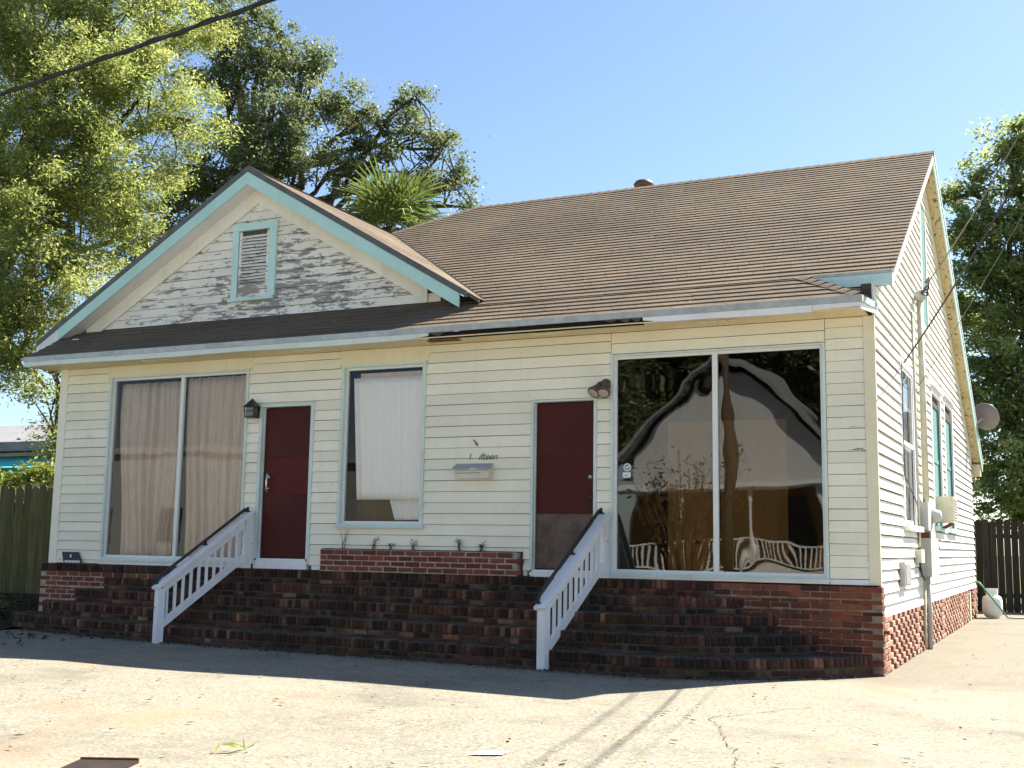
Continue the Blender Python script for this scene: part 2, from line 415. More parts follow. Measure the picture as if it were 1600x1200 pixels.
# soil bed rising towards the left fence
def soil_bed():
    v = []; f = []; nx, ny = 50, 44
    for j in range(ny+1):
        for i in range(nx+1):
            x = -22+i*(22-11.7)/nx; y = -1.6+j*7.6/ny
            t1 = min(1, max(0, (-x-12.1)/1.6)); t2 = min(1, max(0, (y+1.3)/2.2))
            edge = min(1, max(0, (y+1.6)/.5))
            z = -.05+.07*edge+.30*t1*t2*t2*(3-2*t2)+rng.normal(0, .012)
            v.append((x+rng.normal(0, .02), y, z))
    for j in range(ny):
        for i in range(nx):
            a = j*(nx+1)+i; f.append((a, a+1, a+2+nx, a+1+nx))
    o = mesh_obj('soil_bed', v, f, M['soil'], None, True); o['kind'] = 'structure'
soil_bed()

# ------------------------------------------------------------------ the house
HOUSE = thing('house', (-5.9, 6.0, 0), 'cream clapboard house with brown shingle roof, aqua trim and red doors', 'house')
Z0 = .917; EAVE_TOP = 3.94; EAVE_BOT = 3.80; XL = -11.84; DEPTH = 12.98
PITCH = .59
def zmain(y): return EAVE_TOP+PITCH*(y+.45)
RIDGE_Y = 5.19; RIDGE_Z = zmain(RIDGE_Y); WX = -8.65; WZ = 6.63; JY = (WZ-EAVE_TOP)/PITCH-.45; GY = .45; RY = .15
HIPX = WX+(RIDGE_Z-WZ)/PITCH           # main ridge left end
BACK_S = .503
def zback(y): return RIDGE_Z-BACK_S*(y-RIDGE_Y)
RX = .2                                 # right rake edge

OPEN = {  # openings in the front wall incl. casing: x0,x1,z0,z1
 'w1': (-10.856, -8.323, 1.0, 3.645), 'd1': (-8.118, -7.218, .93, 3.135), 'w2': (-6.793, -5.516, 1.50, 3.60), 'd2': (-4.033, -3.18, .93, 3.038), 'w3': (-3.0, -.509, .975, 3.535)}
def rects_minus(x0, x1, z0, z1, opens):
    """split a rectangle into pieces (x0,x1,z0,z1) left free by the openings"""
    xs = sorted({x0, x1, *[max(x0, min(x1, o[k])) for o in opens for k in (0, 1)]}); out = []
    for a, b in zip(xs, xs[1:]):
        if b-a < .004: continue
        zs = [(z0, z1)]
        for o in opens:
            if o[0] < (a+b)/2 < o[1]:
                nz = []
                for (p, q) in zs:
                    if o[3] <= p or o[2] >= q: nz.append((p, q)); continue
                    if o[2] > p: nz.append((p, o[2]))
                    if o[3] < q: nz.append((o[3], q))
                zs = nz
        for (p, q) in zs:
            if q-p < .006: continue
            if out and abs(out[-1][1]-a) < 1e-6 and abs(out[-1][2]-p) < 1e-6 and abs(out[-1][3]-q) < 1e-6: out[-1][1] = b
            else: out.append([a, b, p, q])
    return out
# wall cores (sheathing) as parts
fw = MB()
for a, b, p, q in rects_minus(XL, 0, Z0, 3.86, list(OPEN.values())): fw.box(a, b, .0, .13, p, q)
front_wall = fw.build('front_wall', M['lap'], HOUSE)
# right gable wall core with openings
RO = {'side': (2.1, 3.2, 1.62, 3.58), 'teal1': (5.5, 6.75, 1.68, 3.66), 'teal2': (7.45, 8.75, 1.68, 3.72), 'attic': (4.75, 5.35, 4.55, 6.35)}
def ztop_right(y): return (zmain(y) if y < RIDGE_Y else zback(y))-.10
rw = MB()
for a, b, p, q in rects_minus(0, DEPTH, .576, 3.5, [RO['side'], RO['teal1'], RO['teal2']]): rw.box(-.13, -.001, a+.131 if a == 0 else a, b, p, q)
yA = (3.5+.10-RIDGE_Z)/-BACK_S+RIDGE_Y
rw.prism([(-.13, .131, 3.5), (-.13, min(DEPTH, yA), 3.5), (-.13, RIDGE_Y, ztop_right(RIDGE_Y)), (-.13, .131, ztop_right(.131))], (.12, 0, 0))
right_wall = rw.build('right_wall', M['lap'], HOUSE)
lw = MB().box(XL, XL+.12, .131, DEPTH, Z0, 4.3).box(XL+.12, -.131, DEPTH-.12, DEPTH, Z0, 3.5)
lw.build('back_walls', M['siding'], HOUSE)
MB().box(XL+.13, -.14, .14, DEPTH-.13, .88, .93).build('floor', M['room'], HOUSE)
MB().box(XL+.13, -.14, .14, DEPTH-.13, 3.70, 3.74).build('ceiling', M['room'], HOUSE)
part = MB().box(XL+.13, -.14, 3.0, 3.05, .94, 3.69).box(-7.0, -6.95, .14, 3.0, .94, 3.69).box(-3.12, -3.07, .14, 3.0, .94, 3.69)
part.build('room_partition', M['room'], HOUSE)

# clapboards: every board a piece of its wall
def clap(parent, mat, plane, a0, a1, z0, z1, exp, opens, clip=None, maxlen=4.2, thick=.022, gap=.0045):
    z = z0; k = 0
    while z < z1-.012:
        zt = min(z+exp, z1)
        lo, hi = a0, a1
        if clip: lo, hi = clip(z, zt)
        if hi-lo > .05:
            for (a, b, p, q) in rects_minus(lo, hi, z, zt, opens):
                cuts = [a]
                L = b-a
                if L > maxlen:
                    n = int(math.ceil(L/maxlen)); cuts += [a+L*(i+random.uniform(-.25, .25))/n for i in range(1, n)]
                cuts.append(b)
                for c0, c1 in zip(cuts, cuts[1:]):
                    e0, e1 = random.uniform(-.0025, .0025), random.uniform(-.0025, .0025)
                    if p > z+.001 or q < zt-.001: e0 = e1 = 0
                    tb, tt = thick+random.uniform(-.002, .003), .004
                    g0, g1 = c0+.0008, c1-.0012
                    cl0 = cl1 = 0
                    if clip:   # sloping ends under a rake
                        lo2, hi2 = clip(zt, zt)
                        cl0 = max(0, lo2-lo) if abs(c0-lo) < 1e-6 else 0; cl1 = max(0, hi-hi2) if abs(c1-hi) < 1e-6 else 0
                    def P(a, d, zz): return (a, plane[1]-d, zz) if plane[0] == 'y' else (plane[1]+d, a, zz)
                    gp = gap if p <= z+.001 else 0
                    zb0, zb1 = p+e0+gp, p+e1+gp
                    qq = q-.001
                    v = [P(g0, tb, zb0), P(g1, tb, zb1), P(g1, -.003, zb1), P(g0, -.003, zb0),
                         P(g0+cl0, tt, qq), P(g1-cl1, tt, qq), P(g1-cl1, -.003, qq), P(g0+cl0, -.003, qq)]
                    f = BOXF if plane[0] == 'y' else [tuple(reversed(x)) for x in BOXF]
                    mesh_obj('clapboard', v, f, mat, parent)
        z = zt; k += 1
casing = lambda o, t=0.0: (o[0]-t, o[1]+t, o[2]-t, o[3]+t)
OP = [OPEN[k] for k in OPEN]
# frieze boards sit above the picture windows, so boards stop under them
FR = {'w1': (-10.90, -8.28, 3.64, 3.80), 'w2': (-6.83, -5.48, 3.598, 3.80)}
ops = OP+list(FR.values())
clap(front_wall, M['siding'], ('y', 0), XL+.13, -3.005, Z0+.06, 3.80, .1362, ops+[(-7.02, -4.12, .9, 1.205)])
clap(front_wall, M['siding'], ('y', 0), -.505, -.10, Z0+.06, 3.80, .1235, ops)
clap(front_wall, M['siding'], ('y', 0), -3.0, -.51, 3.54, 3.80, .13, ops)
clap(right_wall, M['siding_side'], ('x', 0), .012, DEPTH-.1, .576, 3.45, .1245, [casing(RO[k], .09) for k in ('side', 'teal1', 'teal2')], maxlen=5, thick=.03, gap=.012)
def rclip(z, zt):
    zz = zt
    return (max(.012, (zz+.12-EAVE_TOP)/PITCH-.45), min(DEPTH-.1, RIDGE_Y+(RIDGE_Z-zz-.12)/BACK_S))
clap(right_wall, M['siding_side'], ('x', 0), .012, 9, 3.45+.0001, 7.1, .1245, [casing(RO['side'], .09), casing(RO['teal1'], .09), casing(RO['teal2'], .09), casing(RO['attic'], .06)], clip=rclip, maxlen=5, thick=.03, gap=.012)
# gable wall
gw = MB().prism([(WX-3.55, GY, 4.42), (WX+3.55, GY, 4.42), (WX, GY, 4.42+3.55*PITCH-.02)], (0, .1, 0))
gable_wall = gw.build('gable_wall', M['lap'], HOUSE)
GV = (-9.07, -8.29, 4.74, 5.87)
def gclip(z, zt):
    d = max(0, (6.42-zt)/.594); return (WX-d, WX+d)
clap(gable_wall, M['siding_gable'], ('y', GY), 0, 0, 4.47, 6.36, .131, [(GV[0]+.02, GV[1]-.02, GV[2]+.01, GV[3]-.01)], clip=gclip, maxlen=9)

# corner boards, base boards, frieze
MB().box(-.098, .024, -.024, -.0005, Z0+.005, 3.80).box(.001, .024, -.0005, .010, .60, 3.9).build('corner_board', M['cream_trim'], HOUSE)
MB().box(XL-.02, XL+.128, -.024, .0, Z0+.004, 3.80).build('corner_board', M['siding'], HOUSE)
MB().box(-.505, -.10, -.03, .0, Z0+.004, Z0+.058).build('base_board', M['white'], HOUSE)
MB().box(XL+.13, -10.86, -.022, .0, Z0+.012, Z0+.058).build('base_board', M['siding'], HOUSE)
MB().box(-10.86, -8.17, -.035, .0, Z0+.006, .998).build('base_board', M['white'], HOUSE)
for a_, b_ in ((-7.17, -7.03), (-4.11, -4.06)): MB().box(a_, b_, -.022, .0, Z0+.006, .976).build('base_board', M['white'], HOUSE)
MB().box(-3.15, -.51, -.045, .0, Z0+.006, .972).build('base_board', M['white'], HOUSE)
for k in FR:
    o = FR[k]; MB().box(o[0], o[1], -.021, .0, o[2]+.002, o[3]).build('head_board', M['cream_trim'], HOUSE)

# ---- roof
roof_core = MB()
# main front plane slab, cut back at the right corner
TH = .05
def slab(poly, th=TH):
    top = [Vector(p) for p in poly]
    roof_core.prism([p-Vector((0, 0, th)) for p in top], (0, 0, th-.006))
hipA = (-.777, .222); cornC = (-.03, -.45)
VB = (WX+(WZ-zmain(.45))/PITCH, .45)       # foot of the valley
slab([(-12.15, -.45, EAVE_TOP), (cornC[0], cornC[1], EAVE_TOP), (hipA[0], hipA[1], zmain(hipA[1])), (-.70, .19, zmain(.19)), (RX, .19, zmain(.19)), (RX, RIDGE_Y, RIDGE_Z), (HIPX, RIDGE_Y, RIDGE_Z), (WX, JY, WZ), (VB[0], VB[1], zmain(.45)), (-12.15, .5, zmain(.5))])
slab([(RX, RIDGE_Y, RIDGE_Z), (RX, 13.38, zback(13.38)), (-12.4, 13.38, zback(13.38)), (-12.4, 12.9, zback(12.9)), (HIPX, RIDGE_Y, RIDGE_Z)])
# wing right and left planes
slab([(WX, RY, WZ), (VB[0]+.12, RY, WZ-PITCH*(VB[0]+.12-WX)), (VB[0]+.02, VB[1], zmain(.45)), (WX, JY, WZ)])
slab([(-12.6, RY, WZ+PITCH*(-12.6-WX)), (WX, RY, WZ), (WX, JY, WZ), (HIPX, RIDGE_Y, RIDGE_Z), (-12.6, 12.9, WZ+PITCH*(-12.6-WX))])
# little hip facet at the right corner
roof_core.add([(hipA[0], hipA[1], zmain(hipA[1])-.006), (cornC[0], cornC[1], EAVE_TOP-.006), (.035, .1, EAVE_TOP+.0), (.0, .3, EAVE_TOP+.06)], [(0, 1, 2, 3)])
roof = roof_core.build('roof', M['shingle'], HOUSE)

def courses(fn, n_rows, u_of, rows, name='shingle_course', tab=.31):
    pass
EXP = .1215                      # plan distance of one course
def shingle_rows(row_list, normal, down, lo=.0135, hi=.016):
    """row_list: (upper edge a,b ; lower edge c,d) 3D points of one course, left to right"""
    N = Vector(normal).normalized(); D = Vector(down).normalized()
    for (ua, ub, la, lb) in row_list:
        ua, ub, la, lb = map(Vector, (ua, ub, la, lb))
        L = (lb-la).length
        if L < .03: continue
        n = max(1, int(L/.305)); mb = MB()
        off = random.random()*.3/ max(L, .3)
        ts = sorted({0.0, 1.0, *[min(1, max(0, (i/n)+off)) for i in range(n+1)]})
        for t0, t1 in zip(ts, ts[1:]):
            if (t1-t0)*L < .02: continue
            g = .0018/L
            a = la.lerp(lb, t0+g); b = la.lerp(lb, t1-g); c_ = ua.lerp(ub, t0+g); d_ = ua.lerp(ub, t1-g)
            j0, j1 = random.uniform(-.002, .0025), random.uniform(-.002, .0025); lift = random.uniform(lo, hi)
            a2 = a+D*j0; b2 = b+D*j1
            mb.add([c_+N*.001-D*.012, d_+N*.001-D*.012, b2+N*lift, a2+N*lift, a2-N*.004, b2-N*.004], [(3, 2, 1, 0), (4, 5, 2, 3), (4, 3, 0), (1, 2, 5)], random.random())
        mb.build('shingle_course', M['shingle'], roof)
# main front plane
def xr(y):
    if y >= .19: return RX+.01
    return hipA[0]+(cornC[0]-hipA[0])*min(1, (hipA[1]-y)/(hipA[1]-cornC[1]))
def xl(y):
    if y <= .445: return -12.15
    if y <= JY: return WX+(JY-y)
    return WX+(y-JY)
rows = []; y = -.46
while y < RIDGE_Y-.02:
    y1 = min(y+EXP, RIDGE_Y)
    if y < .19 < y1: y1 = .19
    if y < .445 < y1: y1 = .445
    ym = y+.0005
    rows.append(((xl(y1-.0005), y1, zmain(y1)), (xr(y1-.0005), y1, zmain(y1)), (xl(ym), y, zmain(y)), (xr(ym), y, zmain(y))))
    y = y1
shingle_rows(rows, (0, -PITCH, 1), (0, -1, -PITCH))
rows = []; d = 0.0                      # wing, right slope: courses run along y
xe = VB[0]+.12; xcur = xe
while xcur > WX+.02:
    x1 = max(xcur-EXP, WX)
    zf = lambda x: WZ-PITCH*(x-WX)
    ye = lambda x: min(JY-(x-WX), JY) if x < VB[0] else VB[1]
    rows.append(((x1, RY-.01, zf(x1)), (x1, max(RY+.03, ye(x1)), zf(x1)), (xcur, RY-.01, zf(xcur)), (xcur, max(RY+.02, ye(xcur)), zf(xcur))))
    xcur = x1
shingle_rows(rows, (PITCH, 0, 1), (1, 0, -PITCH), .002, .004)
rc = MB(); x = HIPX                          # ridge caps
while x < RX:
    x1 = min(x+.16, RX+.01); rc.add([(x, RIDGE_Y-.13, RIDGE_Z-.062), (x1, RIDGE_Y-.13, RIDGE_Z-.056), (x1, RIDGE_Y, RIDGE_Z+.024), (x, RIDGE_Y, RIDGE_Z+.016), (x, RIDGE_Y+.13, RIDGE_Z-.05), (x1, RIDGE_Y+.13, RIDGE_Z-.045)], [(0, 1, 2, 3), (3, 2, 5, 4)], random.random()); x = x1
yy = RY-.01
while yy < JY:
    y1 = min(yy+.16, JY); rc.add([(WX-.13, yy, WZ-.05), (WX, yy, WZ+.022), (WX+.13, yy, WZ-.055), (WX-.13, y1, WZ-.055), (WX, y1, WZ+.014), (WX+.13, y1, WZ-.062)], [(0, 1, 4, 3), (1, 2, 5, 4)], random.random()); yy = y1
hp0 = Vector((WX, JY, WZ)); hp1 = Vector((HIPX, RIDGE_Y, RIDGE_Z)); dv = (hp1-hp0)/12
for i in range(12):
    a = hp0+dv*i; b = a+dv; rc.add([a+Vector((.07, -.1, -.045)), b+Vector((.07, -.1, -.045)), b+Vector((0, 0, .02)), a+Vector((0, 0, .02)), a+Vector((-.1, .07, -.045)), b+Vector((-.1, .07, -.045))], [(0, 1, 2, 3), (3, 2, 5, 4)], random.random())
rc.build('ridge_cap', M['shingle'], roof)
hc = MB(); a = Vector((hipA[0], hipA[1], zmain(hipA[1]))); b = Vector((cornC[0]-.02, cornC[1]+.02, EAVE_TOP+.01)); dv = (b-a)/7
for i in range(7):
    p0 = a+dv*i; p1 = p0+dv
    o1 = Vector((-.085, -.055, -.015)); o2 = Vector((.10, .07, -.02))
    hc.add([p0+o1, p1+o1+Vector((0, 0, .004)), p1+Vector((0, 0, .034)), p0+Vector((0, 0, .022)), p0+o2, p1+o2], [(0, 1, 2, 3), (3, 2, 5, 4)], random.random())
hc.build('hip_cap', M['shingle'], roof)
# valley flashing
vA = Vector((WX, JY, WZ)); vB_ = Vector((VB[0], VB[1], zmain(.45)))
MB().bar(vA+Vector((0.0, 0, .012)), vB_+Vector((0, 0, .012)), .045, .012).build('valley_flashing', M['dark_gap'], roof)

# eaves
e = MB()
e.box(-12.17, -.03, -.475, -.452, 3.872, 3.945)
e.build('drip_edge', M['grey_metal'], HOUSE)
MB().add([(-.03, -.475, 3.872), (.06, .02, 3.872), (.06, .02, 3.945), (-.03, -.475, 3.945), (-.05, -.45, 3.872), (.035, .03, 3.872), (.035, .03, 3.945), (-.05, -.45, 3.945)], [(0, 1, 2, 3), (7, 6, 5, 4), (0, 4, 5, 1), (3, 2, 6, 7), (1, 5, 6, 2), (0, 3, 7, 4)]).build('drip_edge', M['grey_metal'], HOUSE)
def fascia(x0, x1, mat, z0=3.80, z1=3.870, ragged=(0, 0)):
    mb = MB(); n = max(2, int((x1-x0)/.25)); top = []; bot = []
    for i in range(n+1):
        x = x0+(x1-x0)*i/n; wob = .006*math.sin(x*2.1)+random.uniform(-.002, .002)
        if ragged[0] and i == 0: wob += .03
        if ragged[1] and i == n: wob += .03
        bot.append((x, z0+wob)); top.append((x, z1))
    for i in range(n):
        (x, zb), (x2, zb2) = bot[i], bot[i+1]
        mb.hexa([(x, -.470, zb), (x2, -.470, zb2), (x2, -.446, zb2), (x, -.446, zb), (x, -.470, z1), (x2, -.470, z1), (x2, -.446, z1), (x, -.446, z1)])
    return mb.build('fascia', mat, HOUSE)
fascia(-12.165, -5.25, M['casing'], ragged=(0, 1))
fascia(-2.45, -.55, M['white'], ragged=(1, 0))
fascia(-.546, -.05, M['white'], z0=3.825)
MB().box(-5.25, -2.45, -.440, -.420, 3.79, 3.871).build('fascia', M['dark_gap'], HOUSE)['label'] = 'rotten blackened stretch of fascia'
for x, dz, dx in [(-5.24, .05, .22), (-2.95, .03, .2), (-2.75, .05, .16), (-2.6, .05, .14), (-4.2, .012, .2)]:
    MB().add([(x, -.468, 3.868), (x+dx, -.468, 3.868), (x+dx*.6, -.462, 3.868-dz), (x+.04, -.45, 3.868), (x+dx, -.45, 3.868)], [(0, 1, 2), (3, 0, 2), (1, 4, 2)]).build('fascia_splinter', M['lap'], HOUSE)
MB().add([(-.05, -.470, 3.80), (.05, 0, 3.82), (.05, 0, 3.871), (-.05, -.47, 3.871), (-.07, -.45, 3.80), (.03, .0, 3.82), (.03, .0, 3.871), (-.07, -.45, 3.871)], [(0, 1, 2, 3), (7, 6, 5, 4), (0, 4, 5, 1), (3, 2, 6, 7), (1, 5, 6, 2), (0, 3, 7, 4)]).build('fascia', M['white'], HOUSE)
sf = MB()
cuts = [-12.15, -9.7, -7.1, -4.6, -2.2, -.56, -.04]
for a, b in zip(cuts, cuts[1:]): sf.box(a+.003, b-.003, -.446, .02, 3.802+random.uniform(0, .006), 3.82)
sf.build('soffit', M['soffit'], HOUSE)
for (x, wd) in [(-10.0, .5), (-7.4, .46), (-5.35, .45), (-3.9, .4), (-1.85, .45)]:
    sv = MB()
    for i in range(4):
        sv.box(x+i*wd/4+.008, x+(i+1)*wd/4-.008, -.33, -.23, 3.792, 3.8015)
    sv.build('soffit_vent', M['rust'] if x == -5.35 else M['cream_trim'], HOUSE)
# upper eave return at the right corner
MB().box(-.66, RX, .155, .18, 4.17, 4.30).build('upper_fascia', M['teal_pale'], HOUSE)
MB().box(-.66, RX, .15, .178, 4.302, 4.335).build('drip_edge', M['grey_metal'], HOUSE)
MB().box(-.72, -.02, .24, .27, 3.9, 4.30).box(-.02, .0, .13, .27, 3.87, 4.2).build('return_wall', M['white'], HOUSE)
MB().box(-.66, RX-.02, .182, .238, 4.175, 4.19).build('upper_soffit', M['dark_gap'], HOUSE)
# right rakes: soffit and fascia
def rake(y0, z0, y1, z1, name, mat, x0, x1, dz0, dz1):
    MB().hexa([(x0, y0, z0+dz0), (x1, y0, z0+dz0), (x1, y1, z1+dz0), (x0, y1, z1+dz0), (x0, y0, z0+dz1), (x1, y0, z0+dz1), (x1, y1, z1+dz1), (x0, y1, z1+dz1)]).build(name, mat, HOUSE)
rake(.19, zmain(.19), RIDGE_Y, RIDGE_Z, 'rake_soffit', M['soffit'], .026, RX-.02, -.12, -.10)
rake(.19, zmain(.19), RIDGE_Y, RIDGE_Z, 'rake_fascia', M['white'], RX-.018, RX, -.15, -.052)
rake(RIDGE_Y, RIDGE_Z, 13.38, zback(13.38), 'rake_soffit', M['soffit_mould'], .026, RX-.02, -.14, -.12)
rake(RIDGE_Y, RIDGE_Z, 13.38, zback(13.38), 'rake_fascia', M['teal'], RX-.018, RX+.004, -.20, -.095)
rake(RIDGE_Y, RIDGE_Z, 13.38, zback(13.38), 'drip_edge', M['grey_metal'], RX+.002, RX+.016, -.09, .01)
rake(RIDGE_Y, RIDGE_Z, 12.9, zback(12.9), 'rake_frieze', M['cream_trim'], .001, .025, -.34, -.142)
MB().box(-.3, RX-.03, 13.1, 13.36, zback(13.38)-.30, zback(13.38)-.06).build('eave_return', M['soffit'], HOUSE)
# wing rakes on the front gable
def wing_rake(sgn):
    xe_ = WX+sgn*(3.95 if sgn < 0 else 3.62)
    ze = WZ-PITCH*abs(xe_-WX)
    def bar(name, mat, y0, y1, d0, d1, x_in=0.0, xo=0.0):
        xe2 = xe_-sgn*xo; ze2 = WZ-PITCH*abs(xe2-WX)
        a = [(WX, y0, WZ+d0), (xe2, y0, ze2+d0), (xe2, y1, ze2+d0), (WX, y1, WZ+d0), (WX, y0, WZ+d1), (xe2, y0, ze2+d1), (xe2, y1, ze2+d1), (WX, y1, WZ+d1)]
        f = BOXF if sgn > 0 else [tuple(reversed(q)) for q in BOXF]
        MB().add(a, f).build(name, mat, HOUSE)
    bar('drip_edge', M['dark_metal'], RY-.022, RY-.002, -.075, .012)
    bar('rake_fascia', M['teal'], RY-.016, RY+.012, -.262, -.078, xo=.45 if sgn < 0 else .12)
    bar('rake_soffit', M['soffit'], RY+.013, GY-.021, -.235, -.22, xo=.45 if sgn < 0 else .3)
    bar('rake_frieze', M['frieze'], GY-.045, GY-.0205, -.47, -.237, xo=.75 if sgn < 0 else .75)
    if sgn < 0: bar('eave_end', M['white'], RY-.012, RY+.25, -.25, -.078, xo=0); 
wing_rake(-1); wing_rake(1)
MB().box(-12.15, -11.5, .12, .5, 4.02, 4.2).build('eave_return', M['white'], HOUSE)

# gable louvre
gv = MB(); x0, x1, z0, z1 = GV; tt = .105
gv.box(x0, x0+tt, GY-.05, GY+.0, z0+.03, z1-.105).box(x1-tt-.02, x1, GY-.05, GY+.0, z0+.03, z1-.105).box(x0-.01, x1+.01, GY-.055, GY, z1-.104, z1).box(x0-.04, x1-.02, GY-.07, GY, z0-.02, z0+.029)
louvre = gv.build('gable_vent', M['teal_pale'], HOUSE)
MB().box(x0+tt, x1-tt-.02, GY-.012, GY-.004, z0+.03, z1-.105).build('back_board', M['lap'], louvre)
MB().box(x0+tt+.012, x0+tt+.05, GY-.036, GY-.013, z0+.031, z1-.12).box(x1-tt-.07, x1-tt-.032, GY-.036, GY-.013, z0+.031, z1-.12).box(x0+tt+.05, x1-tt-.07, GY-.034, GY-.013, z0+.031, z0+.24).build('shutter_stile', M['siding_gable'], louvre)
for i in range(15):
    z = z0+.25+i*.0475
    b_ = MB(); ang = random.uniform(-.006, .006)
    b_.hexa([(x0+tt+.05, GY-.037, z+ang), (x1-tt-.07, GY-.037, z-ang), (x1-tt-.07, GY-.02, z+.030-ang), (x0+tt+.05, GY-.02, z+.030+ang), (x0+tt+.05, GY-.034, z+.016+ang), (x1-tt-.07, GY-.034, z+.016-ang), (x1-tt-.07, GY-.013, z+.042-ang), (x0+tt+.05, GY-.013, z+.042+ang)])
    b_.build('slat', M['siding_gable'], louvre)
# roof vent
MB().tube([(-4.75, 6.2, 6.7), (-4.75, 6.2, 7.62)], .10, 14).lathe((-4.75, 6.2, 7.60), [(.11, 0), (.17, .02), (.18, .06), (.14, .11), (.07, .14), (.02, .15)], 16).build('roof_vent', M['bronze'], roof, True)

# ---- windows and doors on the front
def pane(name, x0, x1, z0, z1, y, mat, parent):
    nx, nz = 1, 1
    return mesh_obj(name, [(x0, y, z0), (x1, y, z0), (x1, y, z1), (x0, y, z1)], [(0, 1, 2, 3)], mat, parent)
def picture_window(o, mull, casemat, glassmat, ct, fr=.034, proud=.035, label=None):
    x0, x1, z0, z1 = o
    c = MB()
    c.box(x0, x0+ct, -proud, .11, z0, z1).box(x1-ct, x1, -proud, .11, z0, z1).box(x0+ct, x1-ct, -proud+.002, .11, z1-ct*.7, z1).box(x0+ct, x1-ct, -proud-.004, .11, z0, z0+ct*.6)
    wdw = c.build('window', casemat, HOUSE)
    a0, a1, b0, b1 = x0+ct, x1-ct, z0+ct*.6, z1-ct*.7
    f = MB(); yf, yb = .012, .05
    f.box(a0, a0+fr, yf, yb, b0, b1).box(a1-fr, a1, yf, yb, b0, b1).box(a0+fr, a1-fr, yf, yb, b1-fr, b1).box(a0+fr, a1-fr, yf, yb, b0, b0+fr)
    f.build('frame', M['white_metal'], wdw)
    xs = [a0+fr]+([mull-.03, mull+.03] if mull else [])+[a1-fr]
    if mull: MB().box(mull-.03, mull+.03, .004, yb+.003, b0+fr, b1-fr).build('mullion', M['white_metal'], wdw)
    for i in range(0, len(xs), 2): pane('pane', xs[i], xs[i+1], b0+fr, b1-fr, .034, glassmat, wdw)
    s = MB().box(x0-.03, x1+.03, -.065, -.0005, z0-.028, z0-.001).build('sill', M['casing'], wdw)
    return wdw
picture_window(OPEN['w1'], -9.516, M['casing'], M['glass'], .036)
picture_window(OPEN['w2'], None, M['casing'], M['glass'], .042)
picture_window(OPEN['w3'], -1.752, M['casing'], M['glass_big'], .028)

def door(x0, x1, z0, z1, trimmat, case, kickplate, name_label):
    d = MB().box(x0, x1, .045, .085, z0, z1)
    if not kickplate:      # overlay panels
        pass
    dr = d.build('door', M['door'], HOUSE); dr['label'] = name_label
    if not kickplate:
        for (a_, b_, y_, mt) in ((.03, .845, .037, M['door']), (.85, 1.36, .034, M['door_b']), (1.366, z1-z0-.03, .038, M['door'])): MB().box(x0+.05, x1-.025, y_, .0445, z0+a_, z0+b_).build('panel', mt, dr)
    f = MB()
    f.box(x0-case, x0-.012, -.03, .1, z0-.06, z1+case*.8).box(x1+.012, x1+case, -.03, .1, z0-.06, z1+case*.8).box(x0-.012, x1+.012, -.028, .1, z1+.012, z1+case*.8)
    f.box(x0-.012, x0, .02, .1, z0, z1+.012).box(x1, x1+.012, .02, .1, z0, z1+.012)
    f.build('frame', trimmat, dr)
    th = MB().box(x0-case+.02, x1+case-.02, -.05, .1, z0-.135, z0-.03).box(x0-.04, x1+.04, -.03, .12, z0-.029, z0-.001)
    th.build('threshold', M['white'], dr)
    if kickplate:
        MB().box(x0+.012, x1-.012, .038, .045, z0+.015, z0+.66).build('kick_plate', M['kick'], dr)
        MB().lathe((x1-.055, .045, z0+1.10), [(.026, 0), (.026, .008), (.014, .012), (.010, .02)], 14, (0, -1, 0)).build('lock', M['steel'], dr, True)
        MB().lathe((x1-.05, .045, z0+.86), [(.03, 0), (.03, .006), (.012, .01)], 12, (0, -1, 0)).build('lock_hole', M['black_metal'], dr, True)
    else:
        h = MB().lathe((x0+.085, .036, z0+1.09), [(.03, 0), (.03, .014), (.02, .02), (.015, .03)], 14, (0, -1, 0))
        h.tube([(x0+.095, .036, z0+1.14), (x0+.10, -.012, z0+1.12), (x0+.105, -.028, z0+1.02), (x0+.10, -.02, z0+.93), (x0+.095, .03, z0+.87)], [.011, .013, .014, .013, .012], 8)
        h.tube([(x0+.05, .03, z0+.925), (x0+.13, .005, z0+.935)], .012, 8)
        h.build('handle', M['steel'], dr, True)
    return dr
door(-8.055, -7.28, 1.058, 3.083, M['casing'], .062, False, 'dark red door with overlaid panels and pull handle')
door(-3.985, -3.228, .999, 2.995, M['casing'], .047, True, 'dark red door with worn brown kick plate')

# ---- right wall windows
def side_sash():
    y0, y1, z0, z1 = RO['side']
    c = MB().box(-.1, .03, y0-.088, y0, z0-.02, z1+.09).box(-.1, .03, y1, y1+.088, z0-.02, z1+.09).box(-.1, .032, y0, y1, z1, z1+.088)
    wd = c.build('window', M['white'], HOUSE)
    MB().box(-.1, .10, y0-.12, y1+.12, z0-.088, z0-.021).build('sill', M['white'], wd)
    zm = (z0+z1)/2; ym = (y0+y1)/2
    f = MB()
    for (a, b, xx) in ((z0, zm, -.012), (zm, z1, .014)):
        f.box(xx-.03, xx, y0, y0+.05, a, b).box(xx-.03, xx, y1-.05, y1, a, b).box(xx-.03, xx, y0+.05, y1-.05, a, a+.05).box(xx-.03, xx, y0+.05, y1-.05, b-.045, b)
        f.box(xx-.028, xx-.004, y0+.05, y1-.05, (a+b)/2-.015, (a+b)/2+.015)
        f.box(xx-.026, xx-.006, ym-.012, ym+.012, a+.05, b-.045)
    f.build('sash', M['white'], wd)
    for (a, b, xx) in ((z0, zm, .002), (zm, z1, .026)):
        mesh_obj('pane', [(xx-.012, y0+.05, a+.05), (xx-.012, y1-.05, a+.05), (xx-.012, y1-.05, b-.045), (xx-.012, y0+.05, b-.045)], [(0, 1, 2, 3)], M['glass'], wd)
side_sash()
